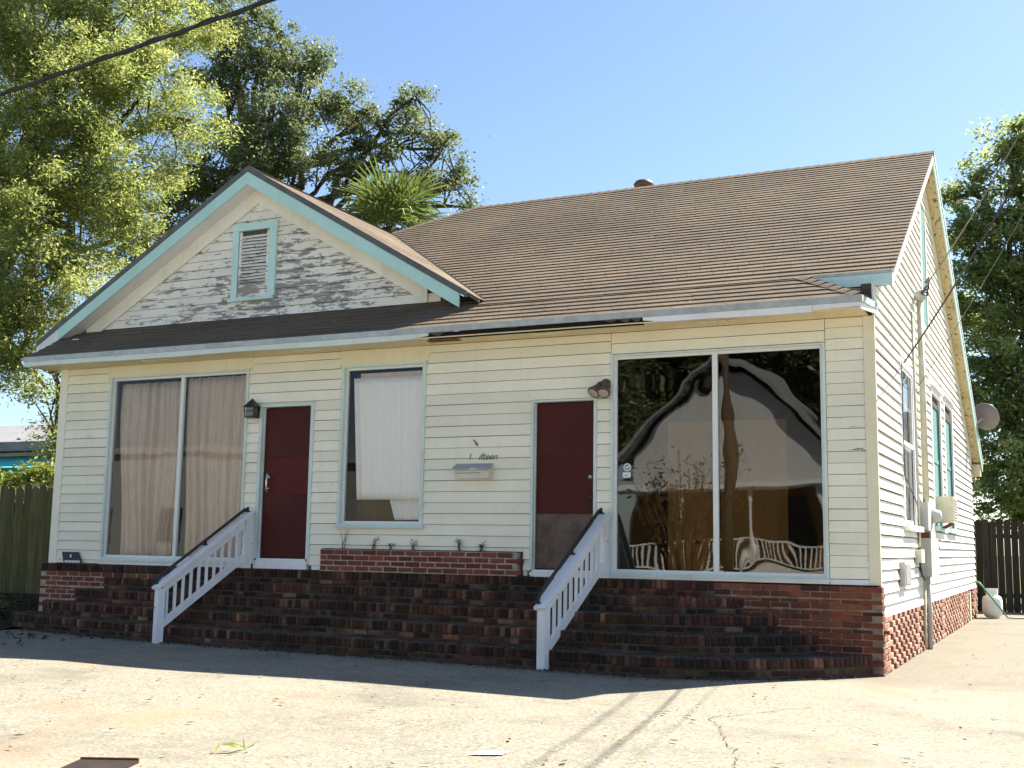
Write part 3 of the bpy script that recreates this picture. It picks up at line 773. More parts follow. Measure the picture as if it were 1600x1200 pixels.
for k in ('teal1', 'teal2'):
    y0, y1, z0, z1 = RO[k]
    c = MB().box(-.1, .03, y0-.088, y0, z0-.02, z1+.09).box(-.1, .03, y1, y1+.088, z0-.02, z1+.09).box(-.1, .032, y0, y1, z1, z1+.088).box(-.08, .075, y0-.12, y1+.12, z1+.09, z1+.12)
    wd = c.build('window', M['white'], HOUSE)
    MB().box(-.05, -.025, y0, y1, z0, z1).box(-.025, -.012, y0, y0+.07, z0, z1).box(-.025, -.012, y1-.07, y1, z0, z1).box(-.025, -.014, y0+.07, y1-.07, (z0+z1)/2-.03, (z0+z1)/2+.03).build('shutter_board', M['teal_sun'], wd)
    MB().box(-.1, .09, y0-.12, y1+.12, z0-.088, z0-.021).build('sill', M['teal_pale'], wd)
y0, y1, z0, z1 = RO['attic']
av = MB().box(-.02, .032, y0-.06, y0+.02, z0-.05, z1+.05).box(-.02, .032, y1-.02, y1+.06, z0-.05, z1-.1).box(-.02, .034, y0+.02, y1-.02, z0-.055, z0+.01)
av = av.build('attic_vent', M['white'], HOUSE)
MB().box(-.02, .018, y0+.02, y1-.02, z0+.011, z1+.03).build('vent_panel', M['teal_sun'], av)

# ------------------------------------------------------------------ bricks
def brick_mesh(sx, sy, sz, seed):
    r = random.Random(seed); bm = bmesh.new(); bmesh.ops.create_cube(bm, size=1)
    for v in bm.verts: v.co = Vector((v.co.x*sx, v.co.y*sy, v.co.z*sz))+Vector((r.uniform(-.002, .002), r.uniform(-.002, .002), r.uniform(-.002, .002)))
    bmesh.ops.bevel(bm, geom=bm.edges[:], offset=(.010 if sx < .07 else .005)+r.uniform(0, .004), segments=1, affect='EDGES')
    me = bpy.data.meshes.new('brick'); bm.to_mesh(me); bm.free(); return me
_bm = {}
def brick_data(kind, mat, i):
    key = (kind, mat.name, i)
    if key not in _bm:
        s = {'S': (.203, .098, .058), 'R': (.058, .20, .103), 'H': (.098, .2, .058), 'T': (.203, .098, .036)}[kind]
        me = brick_mesh(*s, hash((kind, i)) & 1023); me.materials.append(mat); _bm[key] = me
    return _bm[key]
def lay(bricks, mat_default, limit=300):
    """bricks: (parent, kind, location, rotz, mat). The nearest ones are pieces of their own, the rest one joined part per parent"""
    bricks.sort(key=lambda b: (Vector(b[2])-CAM).length)
    rest = {}
    for i, (par, kind, loc, rz, mat) in enumerate(bricks):
        me = brick_data(kind, mat, i % 5)
        tilt = (random.gauss(0, .008), random.gauss(0, .008))
        if i < limit:
            o = bpy.data.objects.new('brick', me); col.objects.link(o); attach(o, par)
            o.location = loc; o.rotation_euler = (tilt[0], tilt[1], rz)
        else:
            rest.setdefault((par.name, mat.name), (par, mat, []))[2].append((me, Matrix.Translation(loc) @ Matrix.Rotation(rz, 4, 'Z') @ Matrix.Rotation(tilt[0], 4, 'X')))
    for key, (par, mat, L) in rest.items():
        V = []; F = []; Rn = []; n = 0
        for me, mm in L:
            co = np.empty(len(me.vertices)*3, dtype=np.float32); me.vertices.foreach_get('co', co); co = co.reshape(-1, 3)
            A = np.array(mm); co = co @ A[:3, :3].T+A[:3, 3]
            V.append(co); r = random.random()
            for p in me.polygons: F.append(tuple(i+n for i in p.vertices)); Rn.append(r)
            n += len(co)
        o = mesh_obj('bricks', np.concatenate(V).tolist(), F, mat, par, False, Rn); o['kind'] = 'stuff'

STEPS = thing('brick_steps', (-6, -1.4, 0), 'dark weathered brick steps spanning the whole front of the house', 'steps')
CTRL = [(-12.3, .05), (-12.22, -.32), (-11.6, -.60), (-10.2, -.90), (-8.64, -1.15), (-5.6, -1.32), (-3.2, -1.43), (-1.95, -1.50), (-1.15, -1.24), (-.48, -.62), (-.03, -.02)]
XLs = [-12.3, -11.75, -11.2, -10.7, -11.92]; XRs = [-.03, -.58, -1.0, -1.32, -1.62]; FS = [1, .79, .57, .345, .075]; ZS = [.2, .39, .57, .745, .917]
def catmull(P, n=14):
    out = []; P = [Vector((*p, 0)) for p in P]; P = [P[0]*2-P[1]]+P+[P[-1]*2-P[-2]]
    for i in range(1, len(P)-2):
        for k in range(n):
            t = k/n; a, b, c, d = P[i-1:i+3]
            out.append(.5*((2*b)+(c-a)*t+(2*a-5*b+4*c-d)*t*t+(3*b-a-3*c+d)*t**3))
    out.append(P[-2]); return out
step_bricks = []
for k in range(5):
    if k < 4:
        pts = [(XLs[k]+(x-XLs[0])*(XRs[k]-XLs[k])/(XRs[0]-XLs[0]), y*FS[k]) for x, y in CTRL]
        C = catmull(pts)
    else:
        C = [Vector((x, -.095, 0)) for x in np.linspace(-11.93, -1.75, 60)]
    zt = ZS[k]; zb = 0 if k == 0 else ZS[k-1]
    # core
    inner = []
    for i, p in enumerate(C):
        d = (C[min(i+1, len(C)-1)]-C[max(i-1, 0)]).normalized(); nrm = Vector((d.y, -d.x, 0))   # outwards (towards -y)
        inner.append(p-nrm*.018)
    poly = [(p.x, min(p.y, .04), -.02) for p in inner]+[(inner[-1].x, .05, -.02), (inner[0].x, .05, -.02)]
    core = MB().prism(poly, (0, 0, zt-.010+.02)).build('step', M['step_core'], STEPS)
    cum = [0]
    for a, b in zip(C, C[1:]): cum.append(cum[-1]+(b-a).length)
    def at(s):
        i = min(len(C)-2, max(0, int(np.searchsorted(cum, s))-1)); t = (s-cum[i])/max(1e-6, cum[i+1]-cum[i])
        p = C[i].lerp(C[i+1], t); d = (C[i+1]-C[i]).normalized(); return p, d
    s = .035
    while s < cum[-1]-.03:
        p, d = at(s); nrm = Vector((d.y, -d.x, 0)); rz = math.atan2(d.y, d.x)
        q = p-nrm*(.1+random.uniform(-.005, .008))
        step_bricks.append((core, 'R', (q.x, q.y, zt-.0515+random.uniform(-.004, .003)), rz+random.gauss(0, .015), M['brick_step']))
        s += .066+random.uniform(-.002, .003)
    s = .1; zc = zt-.103-.012-.029
    while s < cum[-1]-.1:
        p, d = at(s); nrm = Vector((d.y, -d.x, 0)); rz = math.atan2(d.y, d.x)
        hd = random.random() < .35
        q = p-nrm*((.1 if hd else .05)+.012+random.uniform(-.003, .004))
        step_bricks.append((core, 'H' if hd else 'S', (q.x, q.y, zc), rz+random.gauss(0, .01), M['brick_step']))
        s += (.16 if hd else .215)
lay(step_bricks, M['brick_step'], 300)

fb = []
foundation_l = MB().box(XL-.08, -9.6, -.0895, .12, -.02, .80).build('foundation', M['mortar'], HOUSE)
foundation = MB().box(-2.9, .031, -.070, .12, -.02, .905).build('foundation', M['mortar_dark'], HOUSE)
MB().box(XL-.08, XL+.1, .12, DEPTH, -.02, .9).build('foundation', M['mortar'], HOUSE)
z = .80-.029; r_ = 0                                   # left wall below the rowlock course
while z > -.02:
    kind = 'T' if r_ in (3, 6) else 'S'; hh = .036 if kind == 'T' else .058
    x = XL-.085+.101+(.0 if r_ % 2 else -.1)
    while x < -9.7:
        if x-.1 > XL-.15: fb.append((foundation_l, kind, (max(x, XL-.085+.101) if x < XL else x, -.046+random.uniform(-.003, .003), z-(.0)), 0, M['brick']))
        x += .216
    z -= .068 if kind == 'S' else .052; r_ += 1
z = .905-.029; r_ = 0                                  # right wall
while z > -.02:
    kind = 'T' if r_ in (2, 4, 7) else 'S'
    x = .036-.1015-(.108 if r_ % 2 else 0)
    first = True
    while x > -2.85:
        fb.append((foundation, kind, (x, -.010-.02+random.uniform(-.004, .004), z), 0, M['brick_right'])); x -= .214
    if r_ % 2: fb.append((foundation, 'H' if kind == 'S' else 'T', (.036-.05, .04, z), 0, M['brick_right']))
    z -= .067 if kind == 'S' else .05; r_ += 1
# raised brick ledge under the middle window
led = MB().box(-6.985, -4.16, -.0955, .0, .915, 1.195).build('brick_ledge', M['mortar'], HOUSE)
for r_ in range(4):
    z = .92+.034+r_*.0685; x = -6.985+(.1015 if r_ % 2 else .05)
    if r_ % 2 == 0: fb.append((led, 'H', (-6.985+.048, -.0, z), 0, M['brick'])); x = -6.985+.1+.008+.1015
    while x < -4.2:
        fb.append((led, 'S', (x, -.052+random.uniform(-.003, .003), z), 0, M['brick'])); x += .2135
MB().box(-6.97, -4.17, -.08, -.02, 1.196, 1.206).build('soil_strip', M['soil'], led)
# side lattice brick under the right wall
lat = MB().box(-.14, -.11, .1, DEPTH, 0, .57).build('crawl_space', M['dark_gap'], HOUSE)
for r_ in range(9):
    z = .03+r_*.066; y = .05; i = 0
    while y < DEPTH-.1:
        pier = y < .42 or (2.75 < y % 3.1 < 3.05)
        if y > 10.6 and y < 11.6: y += .2; continue
        fb.append((foundation, 'S', (-.016+random.uniform(-.004, .004), y+.1015+(0 if pier else (.20 if r_ % 2 else 0)), z), math.pi/2, M['brick_side']))
        y += .214 if pier else .40
for a in (10.7, 11.3): MB().box(-.08, .02, a, a+.22, -.01, .54).build('pier', M['beige_metal'], HOUSE)
MB().box(-.12, .012, .0, DEPTH-.05, .572, .5755).build('sill_plate', M['dark_gap'], HOUSE)
MB().box(-.12, .030, -.03, -.004, .6, .60+.31).build('sill_end', M['dark_gap'], HOUSE)
lay(fb, M['brick'], 300)

# ------------------------------------------------------------------ things on the house
def railing(xb, yb, xt, yt, zb_top, zt_top, zt_base, nb, label):
    T = thing('stair_railing', (xb, yb, 0), label, 'railing', 'white stair railings')
    d = Vector((xt-xb, yt-yb, zt_top-zb_top)); h = Vector((xt-xb, yt-yb, 0)); L = h.length; u = h/L; sd = Vector((u.y, -u.x, 0))
    MB().bar((xb, yb, 0), (xb, yb, zb_top-.055), .095, .095, side=sd).build('post', M['white'], T)
    MB().bar((xt, yt-.05, zt_base), (xt, yt-.05, zt_top-.06), .09, .09, side=sd).build('post', M['white'], T)
    ext = d.normalized()*.12
    a = Vector((xb, yb, zb_top)); b = Vector((xt, yt, zt_top))
    MB().bar(a-ext*.8, b, .14, .036, side=sd).build('cap_rail', M['white'], T)
    off = Vector((0, 0, -.085))
    MB().bar(a+off+d*.03, b+off-d*.02, .04, .085, side=sd).build('top_rail', M['white'], T)
    off2 = Vector((0, 0, -.53 if True else 0))
    MB().bar(a+off2+d*.03, b+off2-d*.02, .04, .09, side=sd).build('bottom_rail', M['white'], T)
    for i in range(nb):
        t = .075+.86*i/(nb-1); p = a+d*t
        MB().bar(p+Vector((0, 0, -.55)), p+Vector((0, 0, -.12)), .030, .030, side=sd).build('baluster', M['white'], T)
    # black pipe handrail on brackets along the outer edge of the cap
    o = -sd*.055 if sd.x > 0 else sd*.055
    p0 = a+o+d*.0-ext*.3; p1 = b+o-d*.01; lift = Vector((0, 0, .085))
    hr = MB().tube([p0+Vector((0, 0, .02)), p0+lift*.7+d.normalized()*.02, p0+lift+d.normalized()*.08, p0.lerp(p1, .5)+lift, p1+lift-d.normalized()*.05, p1+lift*.75, p1+Vector((0, 0, .02))], .02, 8)
    hr = hr.build('handrail', M['black_metal'], T, True)
    for t in (.0, .52, 1.0):
        q = p0.lerp(p1, t); MB().lathe(q+Vector((0, 0, .018)), [(.042, 0), (.042, .012), (.018, .022), (.015, .07)], 12).build('flange', M['black_metal'], hr, True)
railing(-8.55, -1.30, -8.13, -.10, .73, 1.66, .925, 11, 'white slatted stair railing with black handrail beside the left door')
railing(-3.20, -1.47, -3.03, -.10, .68, 1.65, .925, 11, 'white slatted stair railing with black handrail beside the big window')

# mailbox
T = thing('mailbox', (-4.78, -.02, 2.08), 'small cream wall mailbox with grey sloping lid below lettering', 'mailbox')
MB().hexa([(-5.01, -.13, 2.085), (-4.55, -.13, 2.085), (-4.55, -.021, 2.085), (-5.01, -.021, 2.085), (-5.01, -.13, 2.19), (-4.55, -.13, 2.19), (-4.55, -.021, 2.235), (-5.01, -.021, 2.235)]).build('body', M['mailbox'], T)
MB().hexa([(-5.05, -.155, 2.192), (-4.54, -.155, 2.192), (-4.54, -.022, 2.262), (-5.05, -.022, 2.262), (-5.05, -.15, 2.205), (-4.54, -.15, 2.205), (-4.54, -.022, 2.275), (-5.05, -.022, 2.275)]).build('lid', M['mailbox_lid'], T)
MB().box(-4.99, -4.66, -.1315, -.130, 2.150, 2.156).build('slot', M['dark_gap'], T)
MB().box(-4.80, -4.70, -.157, -.150, 2.198, 2.206).build('latch', M['steel'], T)
# address lettering
def text_mesh(body, size, shear, loc, parent, name, mat, depth=.0015):
    cu = bpy.data.curves.new(name, 'FONT'); cu.body = body; cu.size = size; cu.shear = shear; cu.extrude = depth; cu.space_character = 1.0; cu.offset = -.0005
    to = bpy.data.objects.new(name+'_tmp', cu); col.objects.link(to)
    dg = bpy.context.evaluated_depsgraph_get(); me = bpy.data.meshes.new_from_object(to.evaluated_get(dg))
    bpy.data.objects.remove(to)
    mm = Matrix.Translation(loc) @ Matrix.Rotation(R(90), 4, 'X'); me.transform(mm); me.materials.clear(); me.materials.append(mat)
    o = bpy.data.objects.new(name, me); col.objects.link(o); attach(o, parent); return o
T = thing('address_lettering', (-4.70, -.02, 2.33), 'black script address lettering on siding above the mailbox', 'lettering')
text_mesh('l', .115, .18, (-4.875, -.024, 2.320), T, 'numeral', M['letter'])
text_mesh('ifteen', .115, .42, (-4.745, -.024, 2.322), T, 'script_word', M['letter'])
mb = MB(); mb.add([(-4.83, -.0225, 2.575), (-4.80, -.0225, 2.57), (-4.765, -.0225, 2.53), (-4.745, -.0225, 2.505), (-4.76, -.0225, 2.49), (-4.785, -.0225, 2.505), (-4.805, -.0225, 2.545)], [tuple(range(7))])
mb.build('bare_patch', simple('bare_wood_patch', (.20, .19, .16), .9, .1), HOUSE)
# lantern by the left door
T = thing('wall_lantern', (-8.19, -.02, 2.95), 'small black wall lantern beside the left red door', 'lantern')
MB().box(-8.23, -8.13, -.04, -.02, 2.98, 3.12).build('back_plate', M['black_metal'], T)
l_ = MB(); cx, cy = -8.18, -.11
l_.add([(cx-.095, cy-.085, 3.09), (cx+.095, cy-.085, 3.09), (cx+.095, cy+.085, 3.09), (cx-.095, cy+.085, 3.09), (cx, cy, 3.215)], [(0, 1, 4), (1, 2, 4), (2, 3, 4), (3, 0, 4), (3, 2, 1, 0)])
l_.build('roof', M['black_metal'], T)
l_ = MB()
for sx in (-1, 1):
    for sy in (-1, 1): l_.bar((cx+sx*.07, cy+sy*.06, 2.965), (cx+sx*.078, cy+sy*.068, 3.09), .014, .014)
l_.box(cx-.078, cx+.078, cy-.068, cy+.068, 2.945, 2.963); l_.box(cx-.07, cx+.07, cy-.064, cy-.058, 3.03, 3.042)
l_.build('cage', M['black_metal'], T)
MB().box(cx-.060, cx+.060, cy-.05, cy+.05, 2.968, 3.085).build('glass', simple('smoked_glass', (.12, .11, .10), .2, .6), T)
# flood light
T = thing('flood_light', (-3.12, -.02, 3.1), 'brown twin-head flood light beside the big window', 'light')
MB().lathe((-3.06, -.022, 3.19), [(.062, 0), (.062, .02), (.05, .035)], 18, (0, -1, 0)).build('base', M['bronze'], T, True)
for (hx, dirx) in ((-3.20, -.55), (-3.03, .12)):
    ax = Vector((dirx*.55, -.62, -.78)).normalized(); c0 = Vector((-3.06+(hx+3.06)*.35, -.07, 3.20))
    hd = MB().tube([(-3.06, -.05, 3.195), c0], .016, 8).lathe(c0, [(.026, 0), (.036, .03), (.040, .07), (.058, .11), (.078, .15), (.080, .18), (.072, .183)], 18, ax).build('head', M['bronze'], T, True)
    MB().lathe(c0+ax*.176, [(.068, 0), (.066, .006), (.05, .012)], 18, ax).build('lens', M['lens'], hd, True)
# stickers on the window
T = thing('window_sticker', (-2.84, .02, 2.2), 'round white and teal decal on the big dark window', 'sticker')
st = MB().lathe((-2.815, .0335, 2.205), [(.047, 0), (.047, .0015)], 24, (0, -1, 0)).build('disc', M['paper'], T)
MB().lathe((-2.815, .0318, 2.205), [(.034, 0), (.034, .001)], 20, (0, -1, 0)).build('teal_ring', simple('teal_print', (.05, .28, .33), .5, .3), st)
MB().add([(-2.84, .0303, 2.20), (-2.80, .0303, 2.225), (-2.785, .0303, 2.215), (-2.82, .0303, 2.19)], [(0, 1, 2, 3)]).build('swoosh', M['paper'], st)
T = thing('window_label', (-2.83, .02, 2.1), 'small pale rectangular label under the round window decal', 'sticker')
MB().box(-2.87, -2.775, .032, .0335, 2.085, 2.145).build('card', M['paper'], T)
MB().box(-2.85, -2.80, .0305, .0318, 2.10, 2.12).build('print', M['grey_box'], T)
# black sign leaning on left base
T = thing('small_sign', (-11.4, -.05, .925), 'small tilted black sign on the siding above the left brick base', 'sign')
MB().hexa([(-11.50, -.075, .925), (-11.15, -.075, .925), (-11.15, -.06, .925), (-11.50, -.06, .925), (-11.585, -.04, 1.085), (-11.26, -.04, 1.085), (-11.26, -.026, 1.085), (-11.585, -.026, 1.085)]).build('board', M['letter'], T)
mb = MB()
for i in range(9):
    x = -11.475+i*.034; mb.hexa([(x, -.0765, .93), (x+.022, -.0765, .93), (x+.022, -.074, .93), (x, -.074, .93), (x-.016, -.070, .965), (x+.006, -.070, .965), (x+.006, -.0685, .965), (x-.016, -.0685, .965)])
mb.box(-11.40, -11.375, -.0595, -.056, 1.005, 1.05)
mb.build('print', M['paper'], T)

# electrical on the right wall
T = thing('electric_meter', (0.02, 3.9, 1.0), 'grey meter box and breaker panel with conduit mast on side wall', 'meter')
MB().box(.022, .15, 3.38, 4.10, 1.56, 1.93).build('meter_box', M['grey_box'], T)
MB().lathe((.15, 3.86, 1.76), [(.10, 0), (.10, .03), (.085, .06), (.075, .10), (.05, .12)], 18, (1, 0, 0)).build('meter_dial', simple('meter_glass', (.5, .52, .5), .2, .6), T, True)
MB().box(.022, .17, 3.42, 4.35, .96, 1.46).box(.025, .17, 3.48, 4.0, 1.462, 1.558).build('breaker_panel', M['grey_box'], T)
MB().box(.03, .15, 3.46, 3.9, 1.462, 1.53).build('rusty_nipple', M['rust'], T)
MB().tube([(.09, 3.75, 1.93), (.09, 3.75, 4.72)], .045, 12).build('conduit_mast', M['beige_metal'], T, True)
MB().lathe((.09, 3.75, 4.70), [(.05, 0), (.085, .03), (.09, .08), (.05, .13), (.01, .15)], 14).build('weatherhead', M['grey_box'], T, True)
MB().tube([(.07, 3.85, .97), (.08, 3.85, .5), (.07, 3.88, .0)], .035, 10).build('ground_conduit', M['grey_box'], T, True)
MB().tube([(.06, 3.6, .97), (.05, 3.55, .4), (.06, 3.5, .05)], .018, 8).build('ground_conduit', M['beige_metal'], T, True)
cbl = MB()
for i in range(4): cbl.tube([(.11, 3.72, 4.80), (.22, 3.62-.05*i, 4.88-.06*i), (.24, 3.7-.04*i, 5.02-.03*i), (.15+.02*i, 3.9, 4.98)], .011, 6)
cbl.build('drip_loop', M['rubber'], T, True)
def wall_tube(name, ys, mat, label, cat, r=.018):
    T = tag(MB().tube([(.04, y, z) for y, z in ys], r, 8).build(name, mat, None, True), label, cat); return T
wall_tube('conduit_pipe', [(3.28, 4.45), (3.28, 3.0), (3.30, 1.35)], M['beige_metal'], 'thin beige conduit left of the meter mast', 'pipe', .02)
wall_tube('conduit_pipe', [(4.42, 4.45), (4.42, 3.2), (4.42, 2.0), (4.46, .95)], M['beige_metal'], 'thin beige conduit right of the meter mast', 'pipe', .02)
T = thing('phone_box', (.02, 3.1, 1.15), 'small beige phone box left of the breaker panel', 'utility box')
MB().box(.022, .10, 2.95, 3.28, 1.14, 1.31).build('box', M['beige_metal'], T)
MB().tube([(.06, 3.1, 1.14), (.07, 3.15, 1.0), (.09, 3.3, .92), (.06, 3.45, .95)], .014, 6).build('cord', M['rubber'], T, True)
T = thing('wall_vent', (.02, 1.7, .87), 'grey hooded vent low on the white side wall', 'vent')
MB().box(.022, .085, 1.42, 1.95, .88, 1.16).build('hood', M['grey_box'], T)
MB().box(.086, .092, 1.46, 1.91, .90, 1.13).build('flap', simple('vent_flap', (.25, .25, .24), .6, .3), T)
T = thing('air_conditioner', (0, 5.95, 1.69), 'beige window air conditioner in the first aqua side window', 'air conditioner')
MB().box(-.03, .27, 5.62, 6.30, 1.72, 2.10).build('case', M['beige_metal'], T)
mb = MB()
for i in range(8): mb.box(.271, .278, 5.66, 6.26, 1.75+i*.042, 1.77+i*.042)
mb.build('grille', simple('ac_grille', (.3, .29, .25), .6, .3), T)
MB().bar((.02, 5.8, 1.60), (.22, 5.8, 1.71), .03, .03).bar((.02, 6.15, 1.60), (.22, 6.15, 1.71), .03, .03).build('bracket', M['rust'], T)
T = thing('satellite_dish', (.1, 11.6, 4.15), 'grey satellite dish on the back of the right roof edge', 'satellite dish')
ax = Vector((.35, .85, .35)).normalized(); c0 = Vector((.33, 12.3, 3.97))
MB().lathe(c0, [(.02, .0), (.12, .009), (.21, .034), (.28, .068), (.284, .075), (.272, .073), (.20, .041), (.11, .016), (.02, .008)], 28, ax).build('reflector', M['dish'], T, True)
MB().tube([c0, (.25, 12.2, 3.90), (.14, 12.1, 3.78)], .02, 8).build('arm', M['grey_box'], T, True)
T = thing('propane_tank', (.33, 12.6, 0), 'white propane tank on the concrete by the dark fence', 'gas tank')
MB().lathe((.33, 12.6, .03), [(.12, -.02), (.14, 0), (.17, .04), (.19, .10), (.19, .32), (.17, .38), (.11, .42), (.05, .43)], 24).build('body', M['tank'], T, True)
co = MB()
for i in range(11):
    a0 = R(30+i*30); a1 = R(30+(i+.98)*30); p = [(.33+.11*math.cos(a), 12.6+.11*math.sin(a)) for a in (a0, a1)]
    co.add([(*p[0], .44), (*p[1], .44), (*p[1], .58), (*p[0], .58)], [(0, 1, 2, 3)])
co.build('collar', M['tank'], T)
MB().tube([(.33, 12.6, .44), (.33, 12.6, .55)], .03, 8).build('valve', M['rust'], T, True)
hp = [(.03, 12.6, .72), (.12, 12.3, .70), (.20, 12.25, .60), (.36, 12.3, .38), (.52, 12.35, .16), (.62, 12.3, .03), (.85, 12.5, .02), (1.2, 12.9, .02), (1.8, 13.2, .02)]
tag(MB().tube([(v.x, v.y, v.z) for v in [Vector(p) for p in hp]], .016, 8).build('garden_hose', M['hose'], None, True), 'green garden hose from the wall tap over the propane tank', 'hose')

# curtains
def curtain(name, x0, x1, z0, z1, y, mat, label, folds, amp, skew=lambda u, v: 0.0, thick=.006, lift=lambda u: 0.0, seed=1):
    r = random.Random(seed); nu, nv = 90, 16; V = []; F = []
    ph = [r.uniform(0, 6) for _ in range(6)]
    for side in (0, 1):
        for j in range(nv+1):
            v = j/nv
            for i in range(nu+1):
                u = i/nu
                fold = math.sin(u*folds*6.283+ph[0]+.6*math.sin(u*7+ph[1]))*(.6+.4*math.sin(u*11+ph[2]))+.4*math.sin(u*folds*2.3*6.283+ph[3]+v*1.2)
                zz = z0+lift(u)*(1-v); 
                V.append((x0+(x1-x0)*u+skew(u, v), y+amp*fold*(.55+.45*(1-v))+side*thick, zz+(z1-zz)*v))
    n = (nu+1)*(nv+1)
    for j in range(nv):
        for i in range(nu):
            a = j*(nu+1)+i; F.append((a, a+1, a+nu+2, a+nu+1)); F.append((n+a, n+a+nu+1, n+a+nu+2, n+a+1))
    for i in range(nu):
        F.append((i, n+i, n+i+1, i+1)); a = nv*(nu+1)+i; F.append((a, a+1, n+a+1, n+a))
    for j in range(nv):
        a = j*(nu+1); b = a+nu+1; F.append((a, b, n+b, n+a)); a += nu; b += nu; F.append((a, n+a, n+b, b))
    return mesh_obj(name, V, F, mat, None, True)
c1 = curtain('curtain', -10.76, -9.55, 1.04, 3.55, .12, M['curtain_beige'], '', 6.5, .06, skew=lambda u, v: .11*(1-v)**1.5*(1-u)-.16*max(0, .45-v)*u**2+.03*math.sin(v*6+u*5), seed=3)
tag(c1, 'beige curtain gathered in the left half of the left window', 'curtain', 'beige curtains of the left window')
c2 = curtain('curtain', -9.50, -8.40, 1.04, 3.58, .12, M['curtain_beige'], '', 6, .055, skew=lambda u, v: .16*max(0, .55-v)*(1-u)**2+.02*math.sin(v*5+u*4), seed=5)
tag(c2, 'beige curtain hanging in the right half of the left window beside the door', 'curtain', 'beige curtains of the left window')
c3 = curtain('curtain', -6.67, -5.57, 1.84, 3.44, .075, M['curtain_white'], '', 5, .012, skew=lambda u, v: .10*(1-v)*(1-u), seed=8)
tag(c3, 'white curtain panel hanging in the middle window', 'curtain')
c4 = curtain('curtain', -6.15, -5.57, 1.58, 1.95, .16, M['curtain_white'], '', 4, .012, skew=lambda u, v: .12*(1-v)*(1-u), seed=9)
tag(c4, 'white cloth hanging below the hem of the middle window curtain', 'curtain')
cs = mesh_obj('curtain', [(-.075+.012*math.sin(k*1.7)+d_, 2.16+1.0*k/24, z_) for d_ in (0, -.006) for z_ in (1.70, 3.5) for k in range(25)],
    [(k, k+1, k+26, k+25) for k in range(24)]+[(50+k, 75+k, 76+k, 51+k) for k in range(24)]+[(k, 50+k, 51+k, k+1) for k in range(24)]+[(25+k, 26+k, 76+k, 75+k) for k in range(24)], M['curtain_white'], None, True)
tag(cs, 'pale curtain behind the panes of the small side window', 'curtain')
T = thing('curtain_rod', (-6.07, .1, 3.45), 'thin rod with gathered brown cloth top in the middle window', 'curtain rod')
MB().tube([(-6.66, .11, 3.475), (-5.57, .11, 3.475)], .012, 8).build('rod', M['bronze'], T, True)
MB().box(-6.57, -5.58, .085, .13, 3.44, 3.50).build('heading', M['curtain_beige'], T)
# boards inside the big window
T = thing('plywood_board', (-1.9, .75, .94), 'brown plywood boards standing behind the big dark window', 'boards')
for (a, b) in ((-2.42, -1.80), (-1.785, -1.02)):
    bd = MB().box(a, b, .34, .365, .94, 2.75).build('board', M['plywood'], T)
    MB().lathe(((a+b)/2+.05, .34, 1.35), [(.03, 0), (.03, .01)], 12, (0, -1, 0)).build('hole', M['dark_gap'], bd)
T = thing('box_in_window', (-6.5, .4, 1.5), 'brown cardboard box inside the middle window behind the curtain', 'box')
MB().box(-6.75, -5.95, .35, .7, .94, 2.0).build('carton', M['plywood'], T)

# weeds on the ledge
def weed(x, y, z, h, n, leafy, label):
    T = thing('weed', (x, y, z), label, 'weed', 'weeds growing on the brick ledge')
    s = MB(); lv = MB()
    for i in range(n):
        a = random.uniform(0, 6.28); l = random.uniform(.5, .8)*h; dx, dy = random.uniform(-.25, .25)*l, random.uniform(-.1, .1)*l
        tip = (x+dx+.02*math.cos(a), y+dy, z+l); s.tube([(x+random.uniform(-.04, .04), y, z-.01), (x+dx*.4, y+dy*.4, z+l*.5), tip], [.005, .004, .0015], 5)
        if leafy:
            for q in range(6):
                b = random.uniform(0, 6.28); L = random.uniform(.05, .11); p0 = Vector((x+dx*.7, y+dy*.7, z+l*random.uniform(.35, 1))); dr = Vector((math.cos(b), .5*math.sin(b), random.uniform(-.3, .6))); w_ = dr.cross(Vector((0, 0, 1))).normalized()*.011
                lv.add([p0, p0+dr*L*.5+w_, p0+dr*L, p0+dr*L*.5-w_], [(0, 1, 2, 3)], random.random())
    s.build('stem', M['bark'] if not leafy else M['leaf_weed'], T)
    if leafy: lv.build('foliage', M['leaf_weed'], T)
weed(-6.66, -.05, 1.20, .42, 3, False, 'bare dry weed stalks on the brick ledge beside the left door')
weed(-6.20, -.05, 1.20, .24, 3, True, 'forked weed below the left side of the middle window')
weed(-5.95, -.05, 1.20, .12, 3, True, 'low weed tuft under the centre of the middle window')
weed(-5.62, -.05, 1.20, .14, 3, True, 'low weed tuft under the right side of the middle window')
weed(-4.98, -.05, 1.20, .20, 4, True, 'spiky dark weed under the mailbox, the larger of two')
weed(-4.66, -.05, 1.20, .14, 4, True, 'spiky dark weed near the right end of the brick ledge')

# ------------------------------------------------------------------ wires and poles
def catenary(a, b, sag, n=30):
    a = Vector(a); b = Vector(b); return [a.lerp(b, i/n)-Vector((0, 0, sag*4*(i/n)*(1-i/n))) for i in range(n+1)]
def pole(x, y, h, label, arm=True):
    T = thing('utility_pole', (x, y, 0), label, 'pole', 'utility poles')
    MB().tube([(x, y, -.1), (x, y, h*.5), (x, y, h)], [.16, .14, .11], 12).build('shaft', M['pole'], T, True)
    MB().bar((x-1.0, y+.12, h-.5), (x+1.0, y+.12, h-.5), .1, .1).build('crossarm', M['pole'], T)
    ins = MB()
    for q in (-.9, -.4, .4, .9): ins.lathe((x+q, y+.12, h-.45), [(.05, 0), (.06, .05), (.04, .12)], 10)
    ins.build('insulator', M['grey_box'], T, True)
pole(4.0, -6.12, 9.2, 'wooden utility pole right of the camera carrying the service wires')
pole(-5.9, -16.0, 9.5, 'wooden utility pole at the street, reflected in the big window')
